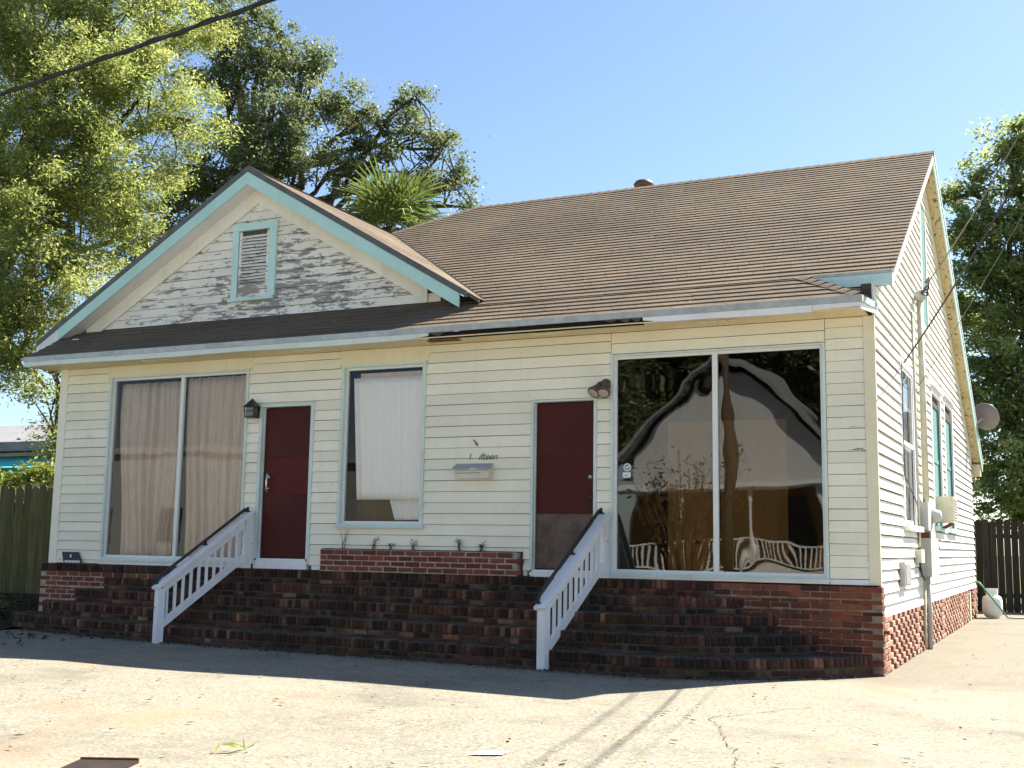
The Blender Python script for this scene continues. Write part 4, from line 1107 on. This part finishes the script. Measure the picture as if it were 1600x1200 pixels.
pole(-26.0, -.5, 9.0, 'wooden utility pole far left carrying the heavy black cable')
T = thing('power_cable', (-9.5, -3.5, 6.6), 'thick twisted black cable crossing the top left of the sky', 'cable')
ca = catenary((4, -6, 6.30), (-26, -.42, 6.98), .10, 60)
MB().tube(ca, .021, 8).build('core', M['rubber'], T, True)
tw = MB(); pts = []
for i in range(0, 400):
    t_ = i/399*60; k_ = min(59, int(t_)); p = ca[k_].lerp(ca[k_+1], t_-k_); a = i*.55; pts.append(p+Vector((0, math.cos(a), math.sin(a)))*.024)
tw.tube(pts, .013, 5).build('strand', M['rubber'], T, True)
tag(MB().tube(catenary((.12, 4.0, 4.92), (4, -6, 8.5), .5), .010, 6).build('service_wire', M['grey_cable'], None, True), 'upper grey service wire from the weatherhead up to the right', 'wire', 'service wires')
tag(MB().tube(catenary((.05, 2.15, 3.60), (4, -6, 7.9), .35), .012, 6).build('service_wire', M['rubber'], None, True), 'lower dark wire from above the small side window up to the right', 'wire', 'service wires')
tag(MB().tube(catenary((.05, 3.3, 3.4), (4, -6, 7.6), .3), .0045, 6).build('service_wire', M['grey_cable'], None, True), 'thinnest grey wire below the other two on the side wall', 'wire', 'service wires')
wl = MB().tube([(.035, 2.06, 3.62), (.04, 2.02, 3.3), (.035, 2.05, 2.6), (.04, 1.98, 2.2), (.035, 3.25, 1.9), (.035, 3.28, 1.4)], .008, 5)
tag(wl.build('wall_wire', M['grey_cable'], None, True), 'loose thin wire draped around the small side window', 'wire')

# ------------------------------------------------------------------ fences
def fence(name, p0, p1, n, zb, h, mat, label, gap=.006, seed=1):
    r = random.Random(seed); a = Vector((*p0, 0)); b = Vector((*p1, 0)); d = (b-a)/n; u = d.normalized(); nr = Vector((u.y, -u.x, 0))
    T = thing(name, (*((a+b)/2).xy, zb), label, 'fence')
    for i in range(n):
        q0 = a+d*i+u*gap*.5*r.uniform(.3, 2); q1 = a+d*(i+1)-u*gap*.5*r.uniform(.3, 2); hh = h+r.uniform(-.04, .04); t = .019; zc = .045
        tilt = r.uniform(-.012, .012)
        V = []
        for off in (0, t):
            o = nr*off
            V += [q0+o+Vector((0, 0, zb-.05)), q1+o+Vector((0, 0, zb-.05)), q1+o+u*tilt+Vector((0, 0, zb+hh-zc)), q1-u*.035+o+u*tilt+Vector((0, 0, zb+hh)), q0+u*.035+o+u*tilt+Vector((0, 0, zb+hh)), q0+o+u*tilt+Vector((0, 0, zb+hh-zc))]
        F = [tuple(range(6)), tuple(reversed(range(6, 12)))]+[(k, k+6, (k+1) % 6+6, (k+1) % 6) for k in range(6)]
        mesh_obj('board', V, F, mat, T)
    for z in (.35, h-.35): MB().bar(a-nr*.03+Vector((0, 0, zb+z)), b-nr*.03+Vector((0, 0, zb+z)), .04, .09).build('rail', mat, T)
    for k in range(0, n+1, 12):
        q = a+d*k-nr*.09; MB().bar(q+Vector((0, 0, zb-.1)), q+Vector((0, 0, zb+h-.05)), .09, .09, side=u).build('post', mat, T)
fence('wooden_fence', (-20.5, .6), (-11.95, 2.75), 58, .27, 1.92, M['fence_left'], 'mossy green wooden board fence left of the house', seed=2)
fence('wooden_fence', (-1.6, 14.9), (6.0, 17.0), 52, 0, 2.0, M['fence_right'], 'dark grey wooden board fence behind the propane tank', gap=.012, seed=4)

# ------------------------------------------------------------------ vegetation
def leaf_mesh(name, C, size, mat, parent, normals=None, aspect=.45, rv=None, droop=.0, seed=0):
    """C: (n,3) leaf centres; makes folded diamond leaves with numpy"""
    g_ = np.random.default_rng(seed); n = len(C)
    ax = g_.normal(size=(n, 3)); ax[:, 2] = ax[:, 2]*.6-droop; ax /= np.linalg.norm(ax, axis=1)[:, None]
    up = g_.normal(size=(n, 3)); up[:, 2] += .4; sd = np.cross(ax, up); sd /= np.linalg.norm(sd, axis=1)[:, None]+1e-9
    L = (size*g_.uniform(.45, 1.4, n))[:, None]; W = L*aspect
    nr = np.cross(sd, ax)
    v = np.stack([C-ax*L*.5, C+sd*W*.5+nr*L*.08, C+ax*L*.5, C-sd*W*.5+nr*L*.08], 1).reshape(-1, 3)
    me = bpy.data.meshes.new(name); me.vertices.add(4*n); me.vertices.foreach_set('co', v.astype(np.float32).ravel())
    me.loops.add(4*n); me.loops.foreach_set('vertex_index', np.arange(4*n, dtype=np.int32))
    me.polygons.add(n); me.polygons.foreach_set('loop_start', np.arange(0, 4*n, 4, dtype=np.int32))
    me.update(calc_edges=True); me.validate()
    a = me.attributes.new('rnd', 'FLOAT', 'FACE'); a.data.foreach_set('value', (rv if rv is not None else g_.random(n)).astype(np.float32))
    me.materials.append(mat); o = bpy.data.objects.new(name, me); col.objects.link(o)
    if parent is not None: attach(o, parent)
    return o
def clumps(blobs, per_m3, leaves, spread, seed, shell=.55, flat=.8):
    g_ = np.random.default_rng(seed); CC = []; RR = []; K = []
    for (x, y, z, r) in blobs:
        k = max(4, int(per_m3*r**2.4))
        d = g_.normal(size=(k, 3)); d /= np.linalg.norm(d, axis=1)[:, None]
        rad = r*(shell+(1-shell)*g_.random(k))*g_.uniform(.75, 1.12, k)
        c = np.array([x, y, z])+d*rad[:, None]*np.array([1, 1, flat]); K.append(c)
    K = np.concatenate(K)
    tone = g_.normal(0, .22, len(K))
    n = int(leaves*len(K)); idx = g_.integers(0, len(K), n)
    sp = spread*g_.uniform(.5, 1.3, len(K))
    off = g_.normal(size=(n, 3))*sp[idx][:, None]*np.array([1, 1, .7])
    C = K[idx]+off
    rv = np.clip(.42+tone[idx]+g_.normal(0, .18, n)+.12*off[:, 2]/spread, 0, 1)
    return K, C, rv
def grow(T, base, top, rad, targets, seed, nsub=40, mat=None, K=None):
    r = random.Random(seed); b = Vector(base); t_ = Vector(top)
    pts = [b.lerp(t_, i/8)+Vector((r.uniform(-.12, .12), r.uniform(-.12, .12), 0))*min(1, i) for i in range(9)]
    MB().tube(pts, [rad*(1.25-.75*i/8) for i in range(9)], 12).build('trunk', M['bark'], T, True)
    lm = MB()
    for q in targets:
        q = Vector(q[:3]); s = pts[r.choice([4, 5, 6, 7, 8])]; n = 7; path = []
        for i in range(n+1):
            f = i/n; p = s.lerp(q, f)+Vector((r.uniform(-.22, .22), r.uniform(-.22, .22), r.uniform(-.15, .15)+.5*math.sin(f*math.pi)))*(1 if 0 < i < n else 0); path.append(p)
        L = (q-s).length; lm.tube(path, [rad*.42*(1-.85*i/n)+.012 for i in range(n+1)], 7)
        if K is not None:
            near = [Vector(k) for k in K if (Vector(k)-q).length < 1.5]; r.shuffle(near)
            for kq in near[:nsub]:
                s2 = path[r.choice([5, 6, 7])]; mid = s2.lerp(kq, .5)+Vector((r.uniform(-.15, .15), r.uniform(-.15, .15), r.uniform(-.1, .2)))
                lm.tube([s2, mid, kq], [.028, .018, .006], 5, False)
    lm.build('limbs', M['bark'], T, True)
LT = [(-16.8,3.4,11.4,1.8),(-16.1,4.8,12.1,1.7),(-14.8,5.4,12.0,1.2),(-15.4,3.2,9.9,1.6),(-14.9,4.5,10.4,1.5),(-14.1,5.0,9.8,1.05),(-16.2,3.0,8.9,1.6),(-15.0,3.6,8.5,1.5),(-14.9,4.8,8.6,0.95),(-15.6,2.4,7.4,1.4),(-15.4,3.6,7.4,1.3),(-15.3,4.7,7.7,0.85),(-15.5,2.7,6.2,1.3),(-15.5,3.7,6.5,0.8),(-15.8,2.6,5.2,1.1),(-15.7,3.2,5.4,0.7),(-16.0,2.7,4.4,0.7),(-16.2,3.7,4.2,0.5),(-18.3,2.8,10.9,2.5),(-18.8,3.0,8.3,2.2),(-17.5,3.9,13.6,2.2),(-15.8,4.7,13.5,1.8),(-16.8,2.1,5.3,1.6),(-16.5,4.3,3.3,0.4)]
OKB = [(-18.0,10.4,13.4,1.1),(-17.1,10.8,14.0,1.0),(-16.1,11.3,13.7,1.0),(-16.0,10.4,12.2,1.1),(-17.5,10.9,11.9,1.2),(-15.3,11.8,12.8,0.9),(-14.7,12.2,12.3,0.8),(-18.3,10.6,10.9,1.0),(-16.6,10.3,11.0,1.1),(-15.6,10.8,11.1,1.0),(-15.1,12.1,11.1,0.9),(-14.2,12.5,11.6,0.7),(-13.8,13.1,12.5,0.8),(-13.6,13.1,13.2,0.55),(-13.0,13.6,11.8,0.8),(-12.9,14.3,11.1,0.7),(-13.5,13.5,10.8,0.8),(-14.3,12.6,10.7,0.7),(-19.3,10.3,10.4,1.1),(-18.9,10.7,9.1,1.1),(-20.2,10.1,8.9,1.1),(-17.7,10.4,14.8,0.7),(-18.5,10.4,15.5,1.0),(-16.2,10.7,9.7,1.0),(-21.4,10.4,10.2,1.2),(-12.6,14.6,10.4,0.4),(-17.4,10.6,15.1,0.7),(-16.5,11.0,14.7,0.6),(-15.7,11.5,14.0,0.5),(-18.2,10.5,14.6,0.8)]
RT = [(0.6,21.7,12.5,0.9),(1.4,22.0,12.9,1.1),(-0.3,21.4,11.6,0.7),(-0.7,21.3,11.2,0.5),(0.9,22.0,11.4,0.9),(-0.6,20.4,9.8,0.9),(0.4,20.8,10.0,1.0),(1.3,21.2,10.5,1.2),(-0.3,20.7,8.8,1.0),(0.6,21.2,8.8,1.1),(1.6,21.6,9.0,1.3),(-0.1,21.0,7.6,1.1),(0.9,21.5,7.6,1.2),(-0.1,20.1,6.2,1.1),(0.9,20.6,6.1,1.2),(0.2,20.4,5.0,1.1),(1.1,20.9,4.7,1.2),(0.2,19.5,3.8,1.0),(0.9,19.9,3.3,1.0),(0.1,19.6,2.6,0.9),(1.0,20.1,2.3,0.9),(-0.5,21.2,5.1,1.0),(-0.7,21.3,3.4,1.1),(2.3,22.1,7.6,2.0),(2.5,22.8,11.4,2.0),(2.3,21.6,4.1,2.0),(-1.0,22.7,8.0,1.0)]
def tree(name, base, top, rad, blobs, per, leaves, spread, size, mat, label, seed, aspect=.45, droop=0, nsub=8, shell=.5, group=None):
    T = thing(name, base, label, 'tree', group)
    K, C, rv = clumps(blobs, per, leaves, spread, seed, shell)
    grow(T, base, top, rad, blobs, seed, nsub, K=K)
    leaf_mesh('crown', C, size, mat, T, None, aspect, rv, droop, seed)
    return T
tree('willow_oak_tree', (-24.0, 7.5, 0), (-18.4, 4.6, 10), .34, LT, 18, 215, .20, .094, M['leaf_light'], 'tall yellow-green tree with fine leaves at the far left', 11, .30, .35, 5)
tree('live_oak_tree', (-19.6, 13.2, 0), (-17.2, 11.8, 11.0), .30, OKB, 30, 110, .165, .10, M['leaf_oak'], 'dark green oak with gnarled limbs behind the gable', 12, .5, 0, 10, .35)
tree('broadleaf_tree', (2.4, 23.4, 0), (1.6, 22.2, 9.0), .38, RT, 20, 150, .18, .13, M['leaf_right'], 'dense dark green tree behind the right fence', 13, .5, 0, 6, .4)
# cabbage palm behind the roof
def palm():
    T = thing('cabbage_palm', (-11.5, 8.7, 0), 'fan-leaved palm rising behind the roof valley', 'palm')
    MB().tube([(-11.5, 8.7, 0), (-11.55, 8.75, 4), (-11.5, 8.7, 8.2)], [.22, .19, .2], 12).build('trunk', M['bark'], T, True)
    r = random.Random(5); c = Vector((-11.5, 8.7, 8.1))
    for f in range(5):          # dead fronds hanging under the crown
        az = f*1.3+.4; d = Vector((math.cos(az)*.75, math.sin(az)*.75, -.5)); hub = c+d*.5; mb = MB().tube([c, hub], [.015, .01], 5)
        for i in range(14):
            a = R(-80+160*i/13); sd = d.cross(Vector((0, 0, 1))).normalized(); dr = (d.normalized()*math.cos(a)+sd*math.sin(a)); p2 = hub+dr*.5-Vector((0, 0, .25)); wd_ = dr.cross(Vector((0, 0, 1))).normalized()*.02
            mb.add([hub, hub+dr*.3+wd_, p2, hub+dr*.3-wd_], [(0, 1, 2, 3)], r.random())
        mb.build('dead_frond', M['dead_leaf'], T)
    for f in range(24):
        az = f*2.399+r.uniform(-.2, .2); el = R(r.uniform(0, 82)) if f % 4 else R(r.uniform(-30, 10))
        d = Vector((math.cos(az)*math.cos(el), math.sin(az)*math.cos(el), math.sin(el)))
        pl = r.uniform(.35, .75); hub = c+d*pl
        mb = MB(); mb.tube([c, c.lerp(hub, .5)+Vector((0, 0, .03)), hub], [.018, .014, .010], 5)
        sd = d.cross(Vector((0, 0, 1))).normalized(); nr = sd.cross(d).normalized()
        n = 24
        for i in range(n):
            a = R(-115+230*i/(n-1)); L = (1.3-.30*abs(a)/2)*r.uniform(.85, 1.1)
            dr = (d*math.cos(a)+sd*math.sin(a)).normalized(); wd_ = dr.cross(nr).normalized()*.026
            p1 = hub+dr*L*.5+nr*.03; p2 = hub+dr*L*.85-Vector((0, 0, .10*L)); p3 = hub+dr*L*.97-Vector((0, 0, .30*L*r.uniform(.4, 1)))
            tone = min(1, max(0, .5+r.gauss(0, .22)))
            mb.add([hub, p1-wd_, p1+nr*.014, p1+wd_, p2-wd_*.7, p2+wd_*.7, p3], [(0, 1, 2), (0, 2, 3), (1, 4, 2), (2, 5, 3), (4, 5, 2), (4, 6, 5)], tone)
        mb.build('frond', M['leaf_palm'], T)
palm()
# vines and shrubs over the left fence
def shrub(name, blobs, n, size, mat, label, seed, spread=.12, cat='shrub', stems=True):
    x, y, z, r = blobs[0]
    T = thing(name, (x, y, 0.2), label, cat)
    K, C, rv = clumps(blobs, 40, n, spread, seed, .3)
    s = MB()
    for k in K[::3]: s.tube([(x+random.uniform(-.2, .2), y, .2), (Vector((x, y, .2)).lerp(Vector(k), .6)), k], [.02, .012, .005], 5)
    s.build('stem', M['bark'], T); leaf_mesh('foliage', C, size, mat, T, None, .5, rv, 0, seed)
shrub('vine', [(-15.2, 2.55, 2.35, .32), (-14.7, 2.65, 2.42, .30), (-14.3, 2.75, 2.40, .34), (-15.7, 2.45, 2.3, .3), (-13.9, 2.8, 2.4, .3), (-13.5, 2.9, 2.35, .3)], 90, .10, M['leaf_vine'], 'bright yellow-green vine sprawling over the mossy fence', 31, .13, 'vine')
shrub('shrub', [(-16.2, 4.3, 3.0, .42), (-16.3, 4.4, 3.9, .45), (-16.1, 4.2, 2.4, .45), (-16.4, 4.4, 4.6, .45)], 110, .11, M['leaf_oak'], 'leafy dark shrub between fence and left house corner', 33, .16)
shrub('grass_tuft', [(-12.75, -.10, .22, .12), (-12.95, .1, .25, .12)], 40, .09, M['leaf_weed'], 'small weed tuft at the left end of the brick steps', 35, .06, 'weed')

# background building, left
T = thing('distant_building', (-34, 20, 0), 'pale building with teal awnings beyond the left fence', 'building')
MB().box(-42, -29, 20.0, 30, 0, 4.2).build('wall', M['far_white'], T)
MB().add([(-43, 19.2, 4.9), (-28, 19.2, 4.9), (-28, 25, 6.3), (-43, 25, 6.3), (-43, 31, 4.9), (-28, 31, 4.9)], [(0, 1, 2, 3), (3, 2, 5, 4), (0, 3, 4), (1, 5, 2)]).box(-43, -28, 19.1, 19.3, 4.55, 4.9).build('roof', M['far_grey'], T)
MB().box(-43, -28, 19.9, 31, 4.2, 4.56).build('eave_band', M['far_white'], T)
MB().add([(-42, 19.98, 4.45), (-31, 19.98, 4.45), (-30.6, 18.2, 3.85), (-42, 18.2, 3.85), (-42, 19.98, 4.40), (-31, 19.98, 4.40), (-30.6, 18.2, 3.80), (-42, 18.2, 3.80)], [(0, 3, 2, 1), (4, 5, 6, 7), (3, 7, 6, 2), (1, 2, 6, 5), (0, 4, 7, 3)]).build('awning', M['far_teal'], T)
MB().box(-42, -30.6, 18.17, 18.2, 3.45, 3.82).build('awning_valance', M['far_green'], T)
for x in (-40, -37, -34, -31.5): MB().box(x, x+1.2, 19.93, 19.99, 1.2, 3.0).build('window', M['far_grey'], T)

# across the street: what the big window mirrors, plus added bounce buildings
T = thing('porch_house', (-9, -28, 0), 'pale gabled porch house across the street, mirrored in the big window', 'house')
MB().box(-12.6, -5.4, -36, -27.5, .5, 4.6).prism([(-12.6, -27.5, 4.6), (-5.4, -27.5, 4.6), (-9, -27.5, 7.9)], (0, -8.5, 0)).build('wall', M['far_siding'], T)
MB().hexa([(-13.1, -36.3, 4.35), (-9, -36.3, 8.15), (-9, -27.0, 8.15), (-13.1, -27.0, 4.35), (-13.1, -36.3, 4.5), (-9, -36.3, 8.3), (-9, -27.0, 8.3), (-13.1, -27.0, 4.5)]).hexa([(-9, -36.3, 8.15), (-4.9, -36.3, 4.35), (-4.9, -27.0, 4.35), (-9, -27.0, 8.15), (-9, -36.3, 8.3), (-4.9, -36.3, 4.5), (-4.9, -27.0, 4.5), (-9, -27.0, 8.3)]).build('roof', M['far_grey'], T)
MB().box(-12.9, -5.1, -27.49, -25.2, .0, .6).build('porch_floor', M['far_white'], T)
MB().box(-13.0, -5.0, -27.4, -25.0, 3.25, 3.42).build('porch_roof', M['far_white'], T)
for x in (-12.7, -10.2, -7.8, -5.3):
    MB().lathe((x, -25.35, .6), [(.09, 0), (.09, .6), (.05, .65), (.07, .9), (.05, 1.2), (.06, 2.1), (.09, 2.2), (.09, 2.65)], 10).build('porch_post', M['far_white'], T, True)
bl = MB().box(-12.7, -5.3, -25.38, -25.32, 1.42, 1.48).box(-12.7, -5.3, -25.38, -25.32, .72, .77).build('railing', M['far_white'], T)
for i in range(40):
    x = -12.55+i*.18; MB().box(x, x+.05, -25.37, -25.33, .77, 1.42).build('baluster', M['far_white'], bl)
for x in (-11.5, -7.2): MB().box(x, x+1.1, -27.455, -27.42, 1.3, 2.9).build('window', M['room'], T)
MB().box(-12.5, -5.5, -27.498, -27.46, .6, 3.24).build('porch_wall', simple('brown_porch_wall', (.16, .085, .03), .8, .2), T)  # brown also darkens the back wall, painting in the porch shade
MB().box(-9.5, -8.6, -27.45, -27.40, .6, 2.7).build('door', M['plywood'], T)
for (nm, x0, x1, lab) in (('bounce_building', -46, -31.5, 'long white flat-roofed building added left across the street to bounce light, mirrored faintly'), ('bounce_building', 4, 24, 'long white flat-roofed building added right across the street to bounce light, mirrored faintly')):
    B = thing(nm, ((x0+x1)/2, -33, 0), lab, 'building', 'white bounce buildings added across the street')  # white blocks added to bounce sunlight onto the shaded front wall
    MB().box(x0, x1, -40, -29, -.02, 5.2).build('wall', M['far_white'], B)
    MB().box(x0-.2, x1+.2, -40.2, -28.8, 5.2, 5.5).build('parapet', M['far_white'], B)
    k = x0+1.5
    while k < x1-2: 
        MB().box(k, k+1.4, -28.99, -28.95, 1.2, 2.8).build('window', M['room'], B); k += 4.2
def bare_bush():
    T = thing('bare_bush', (-7.2, -16.4, 0), 'twiggy brown bush by the street, mirrored in the big window', 'bush'); r = random.Random(3); mb = MB(); tips = []
    for i in range(60):
        a = r.uniform(0, 6.28); rr = r.uniform(.2, 1.5); h_ = r.uniform(1.8, 3.7); p1 = Vector((-7.2+.15*math.cos(a), -16.4+.15*math.sin(a), 0)); p2 = p1+Vector((rr*.4*math.cos(a), rr*.4*math.sin(a), h_*.55)); p3 = p1+Vector((rr*math.cos(a), rr*math.sin(a), h_))
        mb.tube([p1, p2, p3], [.03, .018, .005], 5, False)
        for k in range(5):
            q = p2.lerp(p3, r.random()); e_ = q+Vector((r.uniform(-.4, .4), r.uniform(-.4, .4), r.uniform(.1, .5))); mb.tube([q, e_], [.01, .003], 4, False); tips.append(e_)
    mb.build('twigs', simple('brown_twig', (.16, .09, .04), .9, .1), T)
    leaf_mesh('foliage', np.array([tuple(t_+Vector((r.gauss(0, .12), r.gauss(0, .12), r.gauss(0, .12)))) for t_ in tips for _ in range(3)]), .12, M['dead_leaf'], T, None, .4, None, 0, 4)
bare_bush()
tree('street_tree', (-15, -46, 0), (-15, -46, 9), .4, [(-15, -46, 13, 4), (-18, -45, 10, 3.5), (-12, -46, 11, 3.5), (-14, -45, 16, 3.4), (-19, -46, 14, 3), (-11, -45, 14.5, 3), (-17, -45, 7, 3)], 8, 150, .55, .36, M['leaf_oak'], 'tall dark tree directly behind the porch house, mirrored in the big window', 54, .5, 0, 2, group='trees across the street')
tree('street_tree', (-5, -45, 0), (-5, -45, 9), .4, [(-5, -45, 12, 4), (-8, -45, 11, 3.5), (-2, -45, 10, 3.5), (-5, -44, 15.5, 3.2), (-7.5, -45, 14.5, 3), (0, -45, 13, 3.2), (-3, -45, 7, 3)], 8, 150, .55, .36, M['leaf_oak'], 'tall dark tree behind and right of the porch house, mirrored in the big window', 55, .5, 0, 2, group='trees across the street')
tree('street_tree', (-17.5, -30, 0), (-17, -30, 6), .3, [(-17, -30, 8, 2.6), (-15, -29, 6.5, 2), (-19, -31, 7, 2.6), (-16, -30, 10.5, 2.2), (-19.5, -29, 5, 2)], 9, 120, .5, .3, M['leaf_oak'], 'dark tree left across the street, mirrored in the windows', 51, .5, 0, 2, group='trees across the street')
tree('street_tree', (-2.2, -29, 0), (-2, -29, 6), .3, [(-2, -29, 8, 2.6), (-.2, -28, 6.5, 2.2), (-3.4, -30, 7, 2.2), (-2.6, -30, 10.5, 2.2), (1, -29, 9, 2.6)], 9, 120, .5, .3, M['leaf_oak'], 'dark tree right of the porch house, mirrored in the big window', 52, .5, 0, 2, group='trees across the street')

# ------------------------------------------------------------------ small details on the ground
def crack(name, pts, w_, label):
    mb = MB(); P = []
    r = random.Random(len(pts)); 
    for a, b in zip(pts, pts[1:]):
        a = Vector((*a, 0)); b = Vector((*b, 0)); n = max(2, int((b-a).length/.05))
        for i in range(n): P.append(a.lerp(b, i/n)+Vector((r.gauss(0, .012), r.gauss(0, .012), 0)))
    for p, q in zip(P, P[1:]):
        d = (q-p).normalized(); s = Vector((-d.y, d.x, 0))*w_*r.uniform(.3, 1.2); z = lambda v: .012*math.sin(v.x*1.3+v.y*.7)*math.sin(v.y*.9-v.x*.2)+.002
        mb.add([(p.x-s.x, p.y-s.y, z(p)), (q.x-s.x, q.y-s.y, z(q)), (q.x+s.x, q.y+s.y, z(q)), (p.x+s.x, p.y+s.y, z(p))], [(0, 1, 2, 3)])
    o = mb.build(name, M['dark_gap'], None); o['kind'] = 'structure'; o['label'] = label
crack('pavement_crack', [(-.62, -3.55), (-.70, -4.0), (-.50, -4.4), (-.30, -5.0), (-.05, -5.6), (.05, -6.2)], .0032, 'thin jagged crack in the sunlit concrete')
crack('pavement_crack', [(-.70, -3.95), (-.35, -3.3), (-.1, -2.9)], .003, 'fine side crack branching across the concrete')
T = tag(mesh_obj('paper_scrap', [(-1.55, -6.30, .004), (-1.36, -6.22, .005), (-1.37, -6.10, .012), (-1.52, -6.14, .005), (-1.55, -6.30, .006), (-1.36, -6.22, .007), (-1.37, -6.10, .014), (-1.52, -6.14, .007)], BOXF, M['paper']), 'scrap of white paper lying on the sunny concrete', 'paper')
T = thing('drain_cover', (-3.2, -7.7, 0), 'dark rusty metal plate on the concrete at the bottom edge', 'drain cover')
P4 = [(-3.20, -8.08), (-2.90, -7.95), (-3.08, -7.50), (-3.39, -7.64)]
MB().hexa([(x, y, -.012) for x, y in P4]+[(x, y, .014) for x, y in P4]).build('plate', simple('black_rust', (.022, .015, .011), .8, .3, 0, .5), T)
MB().bar((-3.39, -7.632, .012), (-3.08, -7.492, .012), .018, .028).build('rim', M['rust'], T)
# fallen leaves and grit
def litter():
    n = 520; C = np.zeros((n, 3)); k = 0
    while k < n:
        x = rng.uniform(-9, 3.5); y = rng.uniform(-8.5, 12)
        if y > -1.7 and x < .35: continue
        if y > -1.7 and rng.random() < .4: continue
        C[k] = (x, y, .016); k += 1
    o = leaf_mesh('fallen_leaves', C, .075, M['dead_leaf'], None, None, .35, None, 0, 77)
    v = np.empty(len(o.data.vertices)*3, dtype=np.float32); o.data.vertices.foreach_get('co', v); v = v.reshape(-1, 3)
    v[:, 2] = .012+np.abs(v[:, 2]-.016)*.35+.012*np.sin(v[:, 0]*1.3+v[:, 1]*.7)*np.sin(v[:, 1]*.9-v[:, 0]*.2); o.data.vertices.foreach_set('co', v.ravel())
    tag(o, 'scattered dry leaves and grit on the concrete', 'leaves', None, 'stuff')
    n = 1500; xs_ = rng.uniform(-11.5, -.2, n); yb = np.interp(xs_, [p[0] for p in CTRL], [p[1] for p in CTRL])
    C = np.stack([xs_, yb-.03-np.abs(rng.normal(0, .10, n)), np.full(n, .012)], 1)
    o = leaf_mesh('step_grit', C, .03, M['dead_leaf'], None, None, .6, None, 0, 79); tag(o, 'grit and leaf crumbs gathered along the foot of the steps', 'leaves', None, 'stuff')
    n = 2600; C = np.stack([-9.2-rng.random(n)**.8*7.5, -3.3+rng.random(n)**.6*4.8, np.zeros(n)], 1); C = C[(C[:, 1] < -1.25) | (C[:, 0] < -12.3)]; n = len(C)
    t1 = np.clip((-C[:, 0]-12.1)/1.6, 0, 1); t2 = np.clip((C[:, 1]+1.3)/2.2, 0, 1); C[:, 2] = .03+.30*t1*t2*t2*(3-2*t2)
    o = leaf_mesh('leaf_litter', C, .07, M['dead_leaf'], None, None, .4, None, 0, 78)
    tag(o, 'brown leaf litter on the soil left of the steps', 'leaves', None, 'stuff')
litter()
tw = tag(leaf_mesh('leafy_sprig', np.array([(-2.93, -6.98, .03), (-2.86, -6.92, .03), (-2.80, -6.95, .035), (-2.9, -6.88, .03), (-2.78, -6.85, .03), (-2.85, -6.82, .03)]), .13, M['leaf_vine'], None, None, .28, None, 0, 9), 'small green leafy sprig lying on the concrete', 'leaves')

for o in list(bpy.data.objects):
    if '_w' in o: del o['_w']
scene.render.engine = 'CYCLES'
scene.cycles.max_bounces = 7; scene.cycles.transparent_max_bounces = 8
